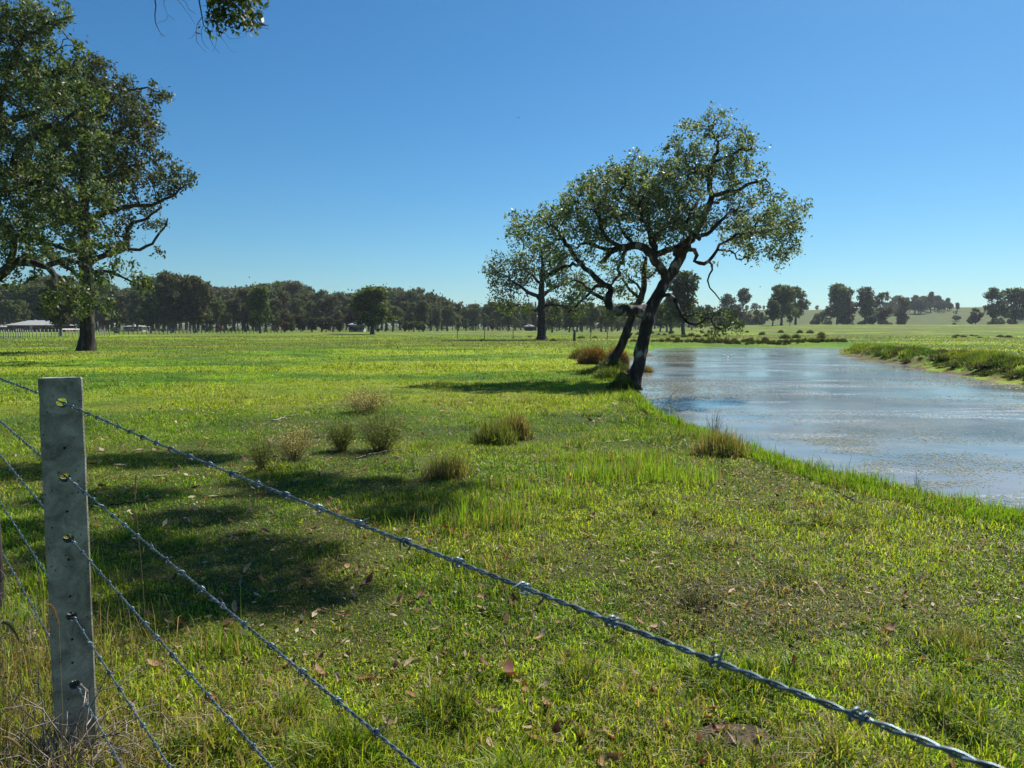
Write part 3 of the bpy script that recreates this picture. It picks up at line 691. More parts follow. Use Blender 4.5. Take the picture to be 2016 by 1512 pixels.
def edge_tree():
    Y0 = 33.0; S = []; st = .28
    resample([(-150, 716, 0, .62), (-140, 690, 0, .5), (-125, 650, 0, .46), (-95, 605, 0, .42), (-60, 570, 0, .34), (-25, 552, 0, .27), (5, 536, 0, .22), (22, 522, 0, .19), (48, 516, 0, .17), (72, 519, 0, .15), (95, 526, 0, .13), (108, 545, 0, .12), (112, 570, 0, .07)], Y0, st, S, None, .02)
    for path in [[(-100, 610, 0, .34), (-95, 560, 1, .31), (-80, 500, 1.5, .29), (-65, 430, 1.5, .27), (-45, 360, 1.2, .24), (-20, 300, 1, .21), (2, 258, .8, .18), (18, 236, .8, .15), (45, 228, .8, .12), (70, 222, .6, .09), (88, 215, .6, .06)],
                 [(0, 265, .8, .15), (14, 262, .5, .13), (30, 275, .2, .12), (50, 280, 0, .1), (75, 270, 0, .09)],
                 [(-30, 320, 1, .18), (20, 345, 0, .16), (24, 335, -.4, .15), (32, 305, -.6, .14), (48, 283, -.8, .13), (75, 255, -1, .12), (105, 246, -1, .11), (125, 242, -1, .10), (140, 228, -1, .08), (158, 215, -1, .06)],
                 [(18, 524, 0, .16), (25, 500, -.5, .13), (30, 470, -.8, .1), (55, 440, -1, .07)],
                 [(30, 350, -.3, .12), (60, 362, -1, .10), (90, 358, -1.4, .09), (115, 372, -1.6, .08), (135, 395, -1.8, .06)],
                 [(-60, 420, 1.5, .2), (-20, 430, .5, .15), (20, 450, -.5, .12), (60, 465, -1, .1), (95, 480, -1.4, .08), (150, 495, -1.6, .06)],
                 [(90, 524, 0, .12), (130, 510, -.8, .1), (165, 520, -1.2, .09), (185, 535, -1.4, .08), (215, 535, -1.6, .06), (250, 550, -1.8, .04), (285, 560, -1.8, .025)],
                 [(100, 530, 0, .1), (125, 555, .4, .08), (150, 580, .6, .06)],
                 [(-20, 300, 1, .16), (0, 200, 1, .13), (20, 130, .8, .1), (45, 75, .6, .07), (90, 48, .4, .05), (125, 38, .4, .035), (150, 30, .4, .02)],
                 [(85, 50, .4, .035), (110, 50, .2, .03), (128, 68, .1, .025), (142, 82, 0, .02), (155, 100, 0, .015)],
                 [(-50, 380, 1.2, .2), (-120, 300, 0, .15), (-180, 220, -1, .1)], [(-95, 560, 1, .2), (-180, 480, 0, .15), (-250, 420, -1, .1)]]:
        resample(path, Y0, st, S, nearest(S, path[0][0], path[0][1], Y0, path[0][2]), .03)
    blobs = [(30, 40, 60, 50, .5, 2.4), (70, 30, 45, 40, .4, 1.8, .8), (130, 20, 40, 22, .3, 1.2, .35), (20, 110, 70, 45, .6, 2.4), (100, 85, 34, 26, 0, 1.2, .4), (70, 160, 60, 40, 0, 2), (120, 140, 45, 36, -.6, 1.6), (165, 105, 24, 24, 0, .9, .4),
             (20, 190, 70, 40, .5, 2.4, .8), (110, 195, 60, 36, -.8, 1.8), (170, 190, 40, 36, -1, 1.5, .8), (60, 300, 70, 30, -.5, 1.8, .5), (150, 250, 50, 36, -1, 1.6, .8), (190, 290, 40, 40, -1, 1.4, .6), (110, 320, 55, 34, -1, 1.7, .7),
             (50, 400, 70, 36, -.6, 2, .8), (130, 420, 60, 40, -1.4, 1.7, .8), (200, 380, 45, 50, -1.4, 1.5, .7), (30, 460, 60, 26, -.6, 1.8, .7), (100, 480, 55, 26, -1.2, 1.6, .7), (180, 470, 50, 40, -1.4, 1.5, .7), (235, 500, 36, 24, -1.6, 1.2, .7), (250, 545, 50, 22, -1.8, 1, .8),
             (295, 560, 20, 26, -1.8, .8, .7), (170, 545, 40, 26, -1.4, 1.2, .6), (140, 580, 40, 30, .2, 1.3, .9), (115, 600, 30, 26, .4, 1.2, .8), (190, 590, 40, 26, -1, 1.2, .7), (205, 615, 34, 16, -1, 1, .5), (150, 610, 34, 18, 0, 1.1, .6), (10, 560, 24, 10, 0, .6, .2), (40, 500, 70, 22, .2, 1.6, .9), (10, 430, 60, 60, .4, 2.2, .8), (20, 330, 60, 50, .6, 2.2, .8), (80, 370, 60, 50, -.6, 2, .7), (40, 250, 60, 40, .6, 2.2, .7), (70, 550, 34, 12, -.3, .8, .6),
             (-120, 200, 110, 90, 0, 3, .6), (-200, 380, 100, 80, 0, 3, .5), (-60, 60, 80, 60, .5, 3, .6)]
    att = blob_points(blobs, Y0, 26)
    loc = P(-150, 714, Y0)
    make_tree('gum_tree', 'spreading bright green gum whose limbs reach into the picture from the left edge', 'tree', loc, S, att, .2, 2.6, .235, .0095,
              (16, .13, .175, LC_LIGHT, .52), (M['bark_lichen_sunlit'], M['leaf']), jit=.45, leaf_r=.0155, iters=80, drop=.07)
edge_tree()

def overhead_tree():
    """rooted beside the photographer, its limbs pass above the frame and shade the near grass"""
    S = []; st = .25
    base = np.array([-6.8, 0.2, 0.0])
    def addpath(pts, parent=None, wob=.03):
        if parent is None: S.append((np.array(pts[0][:3]), -1, pts[0][3])); cur = 0
        else:
            cur = int(np.argmin([np.linalg.norm(s[0] - np.array(pts[0][:3])) for s in S]))
        for a, b in zip(pts[:-1], pts[1:]):
            a_, b_ = np.array(a[:3]), np.array(b[:3]); k = max(1, int(np.linalg.norm(b_ - a_) / st))
            for j in range(1, k + 1):
                t = j / k; S.append((a_ + (b_ - a_) * t + (rng.normal(0, wob, 3) if j < k else 0), cur, a[3] + (b[3] - a[3]) * t)); cur = len(S) - 1
    addpath([(-6.8, .2, 0, .4), (-6.7, .4, .5, .3), (-6.5, .8, 2, .26), (-6.2, 1.6, 4, .22), (-5.8, 2.8, 5.8, .18), (-4.8, 4.6, 7.0, .14), (-3.4, 6.6, 7.6, .1), (-1.6, 8.4, 8.0, .06), (.6, 9.6, 8.2, .03)])
    addpath([(-5.8, 2.8, 5.8, .14), (-5.6, 5, 6.4, .1), (-4.8, 7.4, 6.6, .07), (-4.2, 8.8, 6.3, .045), (-3.75, 9.2, 5.75, .03)], 1)
    addpath([(-4.8, 4.6, 7.0, .1), (-2.6, 5.2, 7.6, .07), (-.6, 6.4, 8, .04), (.8, 7, 8.1, .03)], 1)
    # hanging twigs seen against the sky (depth about 9)
    D = 9.2
    def tw(pp): addpath([tuple(P(a, b, D + c)) + (r,) for a, b, c, r in pp], 1, .008)
    S.append((P(330, -25, D), int(np.argmin([np.linalg.norm(s[0] - P(330, -25, D)) for s in S])), .02))
    S.append((P(400, -25, D), int(np.argmin([np.linalg.norm(s[0] - P(400, -25, D)) for s in S])), .02))
    tw([(330, -25, 0, .011), (304, -8, 0, .009), (307, 12, 0, .007), (305, 28, 0, .006), (306, 45, 0, .005), (312, 58, 0, .004), (317, 67, 0, .003), (325, 72, 0, .002)])
    tw([(325, -20, 0, .006), (322, 5, .1, .004), (326, 20, .1, .003), (331, 30, .1, .0025), (326, 40, .1, .002), (308, 46, .1, .002)])
    tw([(331, 30, .1, .0025), (338, 34, .1, .002), (344, 40, .1, .0015)])
    tw([(317, 67, 0, .0025), (316, 73, 0, .0015)])
    tw([(400, -25, 0, .012), (391, -5, 0, .010), (394, 12, 0, .008), (398, 33, 0, .007), (401, 50, 0, .005), (411, 60, 0, .004), (413, 75, 0, .003), (420, 90, 0, .002), (432, 104, 0, .0015)])
    tw([(398, 36, 0, .005), (388, 48, .1, .004), (386, 62, .1, .004), (387, 82, .1, .003), (395, 92, .1, .002), (407, 104, .1, .0015)])
    tw([(387, 70, .1, .0025), (378, 74, .1, .002), (369, 76, .1, .0015)])
    tw([(401, 50, 0, .004), (396, 60, -.1, .003), (398, 78, -.1, .0025), (404, 90, -.1, .002), (412, 98, -.1, .0015)])
    tw([(420, -20, .2, .006), (408, 10, .2, .005), (414, 40, .2, .004), (419, 65, .2, .002)])
    tw([(351, -25, 0, .006), (352, 2, 0, .004), (362, 15, 0, .003), (374, 32, 0, .002), (384, 48, 0, .0015)])
    tw([(358, -20, .1, .005), (366, 5, .1, .0035), (371, 18, .1, .003), (382, 25, .1, .002), (386, 29, .1, .0015)])
    tw([(430, -20, -.2, .006), (427, 50, -.2, .004), (432, 70, -.2, .003), (442, 82, -.2, .002), (455, 100, -.2, .0015), (466, 103, -.2, .001)])
    tw([(427, 50, -.2, .003), (440, 62, -.2, .0025), (452, 76, -.2, .002), (468, 76, -.2, .0015), (482, 70, -.2, .001)])
    tw([(428, 55, -.2, .003), (427, 75, -.3, .002), (424, 92, -.3, .0015), (418, 102, -.3, .001)])
    tw([(455, -20, .1, .006), (460, 20, .1, .004), (452, 50, .1, .003), (456, 62, .1, .002), (470, 74, .1, .0015)])
    tw([(470, -25, 0, .008), (480, 0, 0, .006), (492, 20, 0, .004), (505, 32, 0, .002)])
    ns = len(S)
    att = []
    for px, py, rx, ry, dy in [(440, 10, 22, 26, 0), (425, 36, 14, 10, .1), (462, 18, 22, 22, .1), (455, 38, 16, 8, 0), (490, 6, 20, 14, 0), (496, 30, 16, 14, 0), (425, -10, 18, 14, .1), (430, -55, 50, 30, 0), (480, -50, 40, 30, .2)]:
        n = int(rx * ry * .12)
        q = rng.normal(0, .42, (n, 2)); att += [P(px + a * rx, py + b * ry, D + dy + rng.normal(0, .12)) for a, b in q]
    # clumps that throw the patches of shade on the near grass
    shade = [(300, 905, 1.1, .5, 6.6), (220, 980, .7, .4, 6.8), (720, 965, 1.2, .5, 7.6), (820, 1010, .6, .35, 7.9), (560, 945, .6, .35, 7.8), (400, 1100, 1.0, .5, 7.0), (520, 1170, .7, .3, 7.3), (230, 1080, .6, .4, 6.6), (310, 1200, .6, .3, 6.6), (380, 1020, .5, .3, 7), (40, 930, .6, .5, 6.6), (-60, 1060, .6, .5, 6.4)]
    for px, py, rx, ry, H in shade:
        g = G(px, py); H = max(H, (.60 * (g[1] + ry) + 1.6) / .56); k = H / SUN_DIR.z; c = g + np.array(SUN_DIR) * k
        q0 = S[int(np.argmin([np.linalg.norm(q[0] - c) for q in S]))]; addpath([tuple(q0[0]) + (.03,), tuple((q0[0] + c) / 2 + np.array([0, 0, .2])) + (.02,), tuple(c) + (.008,)], 1)
        n = int(150 * rx * ry * 40)
        q = rng.normal(0, 1, (n, 3)); q /= np.linalg.norm(q, axis=1)[:, None]; q *= (rng.random(n) ** .45)[:, None]
        att += list(c + q * np.array([rx * .95, ry * 1.1, .22]))
    att = np.array(att)
    cols = [((0.05, 0.07, 0.018), .5), ((0.03, 0.042, 0.012), .3), ((0.09, 0.10, 0.03), .2)]
    make_tree('overhanging_tree', 'overhanging tree whose leafy sprig and bare twigs dangle into the top of the sky', 'tree', base, S, att, .11, 2.5, .115, .0022,
              (11, .06, .09, cols, .42), (M['twig_dark'], M['leaf']), jit=.4, leaf_r=.0050, iters=60, p=2.05)
overhead_tree()

# ---- copies of generic gums
def proto(name, H, crown, trunk_r, dens, leafsize, per, cols, bark='bark_far', seed=1, fork=.35, lean=0):
    """crown: list of (x,z,rx,rz) in units of H. Built at the origin."""
    rs = np.random.default_rng(seed)
    S = []; st = H * .04
    def add(pts, first=False):
        if first: S.append((np.array(pts[0][:3]), -1, pts[0][3])); cur = 0
        else: cur = int(np.argmin([np.linalg.norm(s[0] - np.array(pts[0][:3])) for s in S]))
        for a, b in zip(pts[:-1], pts[1:]):
            a_, b_ = np.array(a[:3]), np.array(b[:3]); k = max(1, int(np.linalg.norm(b_ - a_) / st))
            for j in range(1, k + 1):
                t = j / k; S.append((a_ + (b_ - a_) * t + rs.normal(0, H * .003, 3), cur, a[3] + (b[3] - a[3]) * t)); cur = len(S) - 1
    top = fork * H
    add([(0, 0, -.1, trunk_r * 1.5), (0, 0, H * .03, trunk_r * 1.1), (lean * H * .3, 0, top * .6, trunk_r * .9), (lean * H * .6, 0, top, trunk_r * .8)], True)
    att = []
    for (cx, cz, rx, rz) in crown:
        cy = rs.uniform(-.5, .5) * rx; c = np.array([cx * H, cy * H, cz * H])
        add([(lean * H * .6 * .9, 0, top * .85, trunk_r * .5), tuple(np.array([lean * H * .6, 0, top]) * .5 + c * .5 - np.array([0, 0, .06 * H])) + (trunk_r * .32,), tuple(c) + (trunk_r * .12,)])
        n = max(6, int(dens * rx * rx * rz * 3e4 / 10))
        q = rs.normal(0, 1, (n, 3)); q /= np.linalg.norm(q, axis=1)[:, None]; q *= (rs.random(n) ** .42)[:, None]
        att.append(c + q * np.array([rx, rx, rz]) * H)
    att = np.concatenate(att)
    pos, par, fix = grow(S, att, H * .028, H * .3, H * .036, iters=30, jit=.35, rs=rs)
    r, kids, order = tree_radii(par, fix, H * .0011, 2.3)
    V, fl = tubes(pos, r, kids, [0], .03, H / 8, rs)
    root = empty(name, (0, 0, 0))
    link('trunk', np_mesh('trunk', V, fl, smooth=True), M[bark], root)
    m = (np.arange(len(pos)) >= len(S)) & (r <= H * .0022)
    LV, lf, LCc = leaves(pos[m], per, H * .021, leafsize * H, cols, rs, asp=.6)
    link('crown', np_mesh('crown', LV, [lf], LCc), M['farleaf'], root)
    print('proto', seed, len(pos), len(lf))
    root['H'] = H
    return root
GREY = [((0.051, 0.077, 0.030), .5), ((0.075, 0.102, 0.039), .3), ((0.117, 0.143, 0.071), .2)]
BRN = [((0.057, 0.068, 0.027), .5), ((0.079, 0.085, 0.036), .35), ((0.121, 0.123, 0.066), .15)]
GRN = [((0.059, 0.090, 0.025), .5), ((0.092, 0.122, 0.035), .35), ((0.139, 0.160, 0.063), .15)]
def crownspec(rs, n, w, z0, z1):
    out = []
    for i in range(n):
        z = rs.uniform(z0, z1); k = math.sin(math.pi * min(1, max(0, (z - z0) / (z1 - z0) * .85 + .12)))
        x = rs.uniform(-1, 1) * w * (.35 + .65 * k); q = rs.uniform(.085, .15)
        out.append((x, z, q * 1.15, q * .8))
    out.append((0, z1, .11, .08))
    return out
PROTO = []
for i, (n, w_, z0, z1, cols, fork, per, dens) in enumerate([
        (24, .26, .28, .90, GREY, .30, 9, 5), (30, .30, .24, .90, BRN, .24, 9, 5), (22, .21, .30, .92, GREY, .34, 9, 5), (36, .36, .24, .86, GRN, .22, 9, 5),
        (26, .25, .20, .90, BRN, .26, 9, 5), (8, .15, .64, .93, GREY, .58, 12, 6), (26, .34, .28, .86, GRN, .24, 9, 5)]):
    PROTO.append(proto('gum_tree', 10.0, crownspec(np.random.default_rng(50 + i), n, w_, z0, z1), .26 if i != 5 else .15, dens, .045, per, cols, seed=200 + i, fork=fork, lean=[0, .05, -.04, 0, .06, .03, 0][i]))
SHRUB = []
for i, cols in enumerate([GRN, LC_DARK, [((0.16, 0.07, 0.02), .5), ((0.12, 0.09, 0.03), .5)]]):
    q = np.random.default_rng(80 + i)
    SHRUB.append(proto('shrub', 3.0, [(q.uniform(-.35, .35), q.uniform(.3, .75), .28, .22) for _ in range(9)], .07, .5, .09, 12, cols, seed=300 + i, fork=.15))
used = set()
def place(src, x, y, h, label, cat='tree', group=None, rz=None, wide=1.0, z=None):
    key = id(src)
    o = src if key not in used else copy_tree(src)
    used.add(key)
    s = h / src['H']
    o.location = (x, y, tz(x, y) if z is None else z); o.rotation_euler = (0, 0, random.uniform(0, 6.28) if rz is None else rz)
    o.scale = (s * wide, s * wide, s)
    tag(o, label, cat, group)
    return o
def place_px(k, px, Y, top, label, wide=1.0, group=None, src=None, cat='tree', rz=None):
    g = at_depth(px, Y); zt_ = P(px, top, Y)[2]
    return place((src or PROTO)[k], g[0], g[1], max(1.2, (zt_ - g[2]) / .97), label, cat, group, rz, wide)

# named trees that stand alone
place_px(3, 733, 150, 560, 'lone round-crowned tree standing out in the paddock ahead of the far tree line', 1.75)
place_px(1, 118, 112, 548, 'dark trunked gum just right of the white-roofed house, seen behind the near gum', 1.0)
place_px(0, 297, 185, 588, 'small gum in front of the tree line, first right of the near dark trunk', 1.0)
place_px(1, 338, 190, 538, 'tall broad grey gum with pale trunk, highest crown of the left tree line', 1.0)
place_px(4, 384, 192, 543, 'tall gum with a pale dead limb by its trunk, just right of the highest crown', 1.05)
place_px(3, 512, 175, 559, 'full-crowned gum at the end of the dark post fence', .95)
place_px(2, 1345, 125, 535, 'dark gum behind the right side of the leaning tree trunk', 1.05)
place_px(6, 1320, 140, 585, 'light green low-crowned gum between the leaning tree and the dark gum behind it', 1.0)
place_px(0, 1432, 300, 580, 'small round gum at the foot of the hill, left of the slim pole-like gum')
place_px(5, 1463, 300, 571, 'slim pole-like gum with a little tuft crown near the hanging foliage')
place_px(3, 1538, 255, 557, 'big leafy gum on the right, tallest of the clump before the grassy hill', 1.05)
place_px(0, 1566, 275, 566, 'gum leaning right beside the tallest tree of the hill clump', 1.1)
place_px(2, 1521, 245, 592, 'low narrow gum at the left foot of the hill clump', 1.0)
place_px(6, 1555, 235, 618, 'small bushy gum in front of the hill clump', .8)
place_px(3, 1648, 330, 555, 'large dense round gum in the middle of the right horizon', 1.05)
place_px(1, 1664, 335, 568, 'brownish gum overlapping the large round gum on the right horizon', 1.1)
place_px(2, 1703, 335, 566, 'gum with gaps in its crown just right of the large round gum', 1.15)
place_px(4, 1736, 345, 576, 'ragged gum with a dead top between the gappy gum and the pines', 1.0)
place_px(4, 1775, 365, 585, 'thin brown gum in front of the hillside pines', .9)
place_px(6, 1618, 345, 612, 'low grey scrubby tree at the foot of the grassy hill', 1.5)
place_px(1, 1920, 340, 607, 'small dark rounded tree on the far right horizon', 1.0)
place_px(0, 1954, 320, 568, 'tall open gum on the far right horizon', 1.0)
place_px(3, 1998, 325, 563, 'tall full gum at the right edge of the picture', 1.1)
place_px(6, 2040, 320, 568, 'gum just outside the right edge of the picture', 1.1)
place_px(0, 1494, 420, 628, 'tiny sapling on the slope between the slim gum and the hill clump', .9)
# mid-distance gum left of the leaning tree
def mid_gum():
    Y0 = 88.0; S = []; st = .5
    resample([(1066, 668, 0, .75), (1066, 660, 0, .52), (1066, 630, 0, .46), (1066, 600, 0, .42), (1066, 575, 0, .36), (1067, 552, 0, .28), (1068, 520, 0, .18), (1066, 492, 0, .1)], Y0, st, S, None, .03)
    for path in [[(1066, 590, 0, .26), (1050, 580, -.6, .22), (1035, 572, -1, .18), (1018, 560, -1.4, .13), (1000, 545, -1.6, .08), (975, 535, -1.8, .05)], [(1066, 582, 0, .24), (1085, 570, .8, .2), (1105, 560, 1.2, .15), (1130, 552, 1.6, .1), (1150, 560, 1.8, .05)],
                 [(1066, 605, 0, .2), (1085, 600, -.8, .16), (1105, 602, -1.4, .12), (1130, 612, -1.8, .07)], [(1066, 612, 0, .2), (1045, 608, .8, .16), (1022, 600, 1.4, .12), (1000, 605, 1.8, .07)],
                 [(1066, 560, 0, .2), (1045, 540, 1, .14), (1020, 515, 1.5, .08)], [(1067, 550, 0, .2), (1095, 530, -1, .14), (1115, 505, -1.5, .08)]]:
        resample(path, Y0, st, S, nearest(S, path[0][0], path[0][1], Y0, path[0][2]), .08)
    blobs = [(1060, 490, 40, 20, 0, 2.4, .8), (1015, 510, 42, 20, 0, 2.4, .8), (1100, 510, 45, 26, 0, 2.4, .8), (980, 540, 30, 24, 0, 2), (1020, 550, 40, 24, 0, 2.6, .7), (1065, 530, 45, 24, 0, 2.6, .6), (1115, 550, 45, 26, 0, 2.4, .7), (1145, 575, 30, 22, 0, 2, .7),
             (985, 590, 32, 20, 0, 2, .8), (1020, 610, 36, 16, 0, 2, .7), (1110, 600, 40, 20, 0, 2, .6), (1140, 615, 26, 14, 0, 1.6, .6), (970, 565, 18, 12, 0, 1.2, .6), (1090, 625, 30, 10, 0, 1.6, .5)]
    make_tree('gum_tree', 'wide open-crowned gum with flared trunk in mid paddock, left of the leaning tree', 'tree', P(1066, 668, Y0), S, blob_points(blobs, Y0, 6.5), .42, 5, .46, .022,
              (13, .32, .34, LC_LIGHT, .55), (M['bark'], M['leaf']), jit=.42, leaf_r=.038, iters=50)
mid_gum()

# the far tree line
prof = [(-120, 560), (0, 566), (60, 552), (100, 546), (150, 552), (200, 556), (250, 574), (300, 548), (340, 542), (380, 546), (410, 562), (440, 569), (470, 569), (495, 560), (520, 560), (560, 560), (600, 559), (630, 576), (680, 579), (720, 570),
        (760, 566), (800, 570), (850, 573), (880, 590), (920, 601), (960, 597), (1050, 600), (1150, 604), (1250, 600), (1330, 600), (1400, 604), (1500, 611)]
pX = [p[0] for p in prof]; pT = [p[1] for p in prof]
row_lab = ['grey-green gum in the front row of the far tree line left of the lone tree', 'tall gum in the back row of the far tree line left of the lone tree',
           'gum in the front row of the far tree line right of the lone tree', 'gum in the back row of the far tree line right of the lone tree']
px = -130
while px < 1470:
    top = np.interp(px, pX, pT); Y = random.uniform(215, 262) if px < 900 else random.uniform(230, 300)
    place_px(random.choice([0, 1, 2, 3, 4, 6]), px, Y, top + random.uniform(4, 34), row_lab[0 if px < 733 else 2], random.uniform(.85, 1.15), 'gums along the far tree line')
    px += random.uniform(13, 24)
px = -140
while px < 1500:
    top = np.interp(px, pX, pT); Y = random.uniform(285, 345)
    place_px(random.choice([0, 1, 2, 4, 4, 2, 5]), px, Y, top + random.uniform(-3, 9), row_lab[1 if px < 733 else 3], random.uniform(.9, 1.2), 'gums along the far tree line')
    px += random.uniform(8, 15)
# tree trunks of the open stand behind the leaning tree
for px, Y in [(1087, 170), (1121, 172), (1136, 195), (1146, 190), (1163, 180), (1184, 190), (1193, 200), (1205, 185), (1216, 195), (1300, 160), (1313, 150), (1322, 165), (1362, 180)]:
    place_px(random.choice([0, 2, 6]), px, Y + 20, random.uniform(588, 606), 'trunk of the open stand of gums behind the leaning tree', 1.1, 'gums in the open stand behind the leaning tree')
# dark hedge and garden shrubs before the houses
for k, px, Y, top, wd, lab in [(1, 592, 215, 618, .9, 'dark rounded tree-sized shrub left of the pale-roofed shed'), (1, 615, 212, 623, 1.0, 'second dark shrub of the hedge before the pale-roofed shed'), (1, 642, 210, 621, 1.2, 'widest dark shrub of the hedge'),
                               (1, 668, 214, 628, 1.0, 'dark shrub of the hedge nearest the pale-roofed shed'), (0, 575, 205, 630, .8, 'olive shrub at the left end of the dark hedge'), (2, 560, 205, 632, .8, 'rusty orange shrub at the left end of the dark hedge'),
                               (2, 430, 205, 638, .8, 'reddish shrub behind the dark post fence'), (0, 415, 205, 637, .9, 'bright green shrub behind the dark post fence'), (0, 455, 205, 642, .8, 'small green shrub behind the dark post fence'), (2, 540, 208, 640, .7, 'low orange shrub right of the full-crowned gum'),
                               (0, 805, 205, 628, 1.2, 'light green spreading shrub right of the lone tree'), (0, 825, 205, 628, 1.2, 'flat-topped light green shrub, rightmost of the pair right of the lone tree'), (1, 700, 206, 641, 1.0, 'low dark bush before the pale-roofed shed'),
                               (0, 93, 200, 637, 1.3, 'rounded green bush hiding the right half of the white-roofed house'), (1, 70, 205, 642, 1.2, 'dark low bush before the white-roofed house'), (0, 105, 215, 625, 1.1, 'taller green bush behind the white roof'),
                               (0, 228, 150, 640, .9, 'green bush right of the near dark trunk'), (0, 262, 190, 644, 1.1, 'low green bush by the fence'), (1, 320, 200, 646, 1.4, 'low dark bush below the tall broad gum'), (0, 745, 205, 644, 1.0, 'low yellow-green bush behind the lone tree')]:
    place_px(k, px, Y, top, lab, wd, 'garden shrubs before the far houses', SHRUB, 'shrub')
# pines on the hill
lab = 'blue-grey tree of the plantation on the hill behind the right horizon trees'
for i in range(34):
    px = 1742 + i * 4.3 + random.uniform(-2, 2); Y = random.uniform(520, 600)
    place_px(random.choice([2, 4, 2, 0]), px, Y, 589 - 8 * math.sin((px - 1742) / 46) + (14 if px > 1870 else 0) + random.uniform(-7, 14), lab, random.uniform(.8, 1.4), 'plantation trees on the hill')
for i in range(26):
    px = 1420 + i * 12 + random.uniform(-5, 5); Y = random.uniform(690, 760)
    if 1585 < px < 1625 and i % 2: continue
    place_px(random.choice([3, 1, 0]), px, Y, P(px, 600, Y)[2] * 0 + (598 if px < 1640 else 592) + random.uniform(-3, 5), 'small tree on the crest of the far hill', 1.4, 'trees along the hill crest')
for i in range(40):
    px = random.choice([random.uniform(1450, 1530), random.uniform(1600, 1790), random.uniform(1600, 1790), random.uniform(1860, 2040)]); Y = random.uniform(330, 480)
    g = at_depth(px, Y); hh = random.uniform(2.5, 6)
    place(SHRUB[random.choice([0, 1, 1])], g[0], g[1], hh, 'grey-green scrub bush at the foot of the hillside trees', 'shrub', 'scrub below the hillside trees', None, random.uniform(.9, 1.6))
# a far-off wood closes the gaps of the tree line
def far_wood():
    n = 1500; px = rng.uniform(-500, 1480, n); Y = rng.uniform(350, 460, n)
    top = np.interp(px, pX, pT) + 8
    c = []
    for a, b, t in zip(px, Y, top):
        z = P(a, t, b)[2]; x = (a - CX) / F * b; c.append((x, b, rng.uniform(1.5, z)))
    c = np.array(c)
    V, f, C = leaves(c, 20, 1.7, 1.4, [((0.035, 0.045, 0.02), .6), ((0.055, 0.062, 0.028), .4)], asp=.7)
    tag(link('distant_wood', np_mesh('distant_wood', V, [f], C), M['farleaf']), 'far-off dark wood seen through the gaps of the tree line', 'wood', kind='stuff')
far_wood()

# ------------------------------------------------------------------ mesh helper for built things
def box_bm(bm, c, s, rz=0):
    m = Matrix.Translation(c) @ Matrix.Rotation(rz, 4, 'Z') @ Matrix.Diagonal((*s, 1))
    bmesh.ops.create_cube(bm, size=1, matrix=m)
def bm_obj(name, bm, mat, parent=None, bevel=0, smooth=False):
    if bevel: bmesh.ops.bevel(bm, geom=bm.edges[:], offset=bevel, segments=2, affect='EDGES')
    me = bpy.data.meshes.new(name); bm.to_mesh(me); bm.free()
    if smooth: me.polygons.foreach_set('use_smooth', [True] * len(me.polygons))
    return link(name, me, mat, parent)
def tube_mesh(paths, sides=6):
    """paths: list of (pts (n,3), radii (n))"""
    Vs, Q = [], []; off = 0
    for pts, rad in paths:
        pts = np.asarray(pts, float); rad = np.broadcast_to(rad, len(pts)); n = len(pts)
        tan = np.gradient(pts, axis=0); tan /= np.linalg.norm(tan, axis=1)[:, None] + 1e-12
        up = np.array([.2, .3, .93]) if abs(tan[0][2]) < .9 else np.array([1., .1, 0])
        u = np.cross(tan[0], up); a = np.linspace(0, 2 * np.pi, sides, endpoint=False)
        for q in range(n):
            u = u - tan[q] * np.dot(u, tan[q]); u /= np.linalg.norm(u) + 1e-12; v = np.cross(tan[q], u)
            Vs.append(pts[q] + (u * np.cos(a)[:, None] + v * np.sin(a)[:, None]) * rad[q])
        i0 = np.arange(n - 1)[:, None] * sides + off; j = np.arange(sides)[None]; jn = (j + 1) % sides
        Q.append(np.stack([i0 + j, i0 + jn, i0 + sides + jn, i0 + sides + j], -1).reshape(-1, 4)); off += n * sides
    return np.concatenate(Vs), [np.concatenate(Q)]

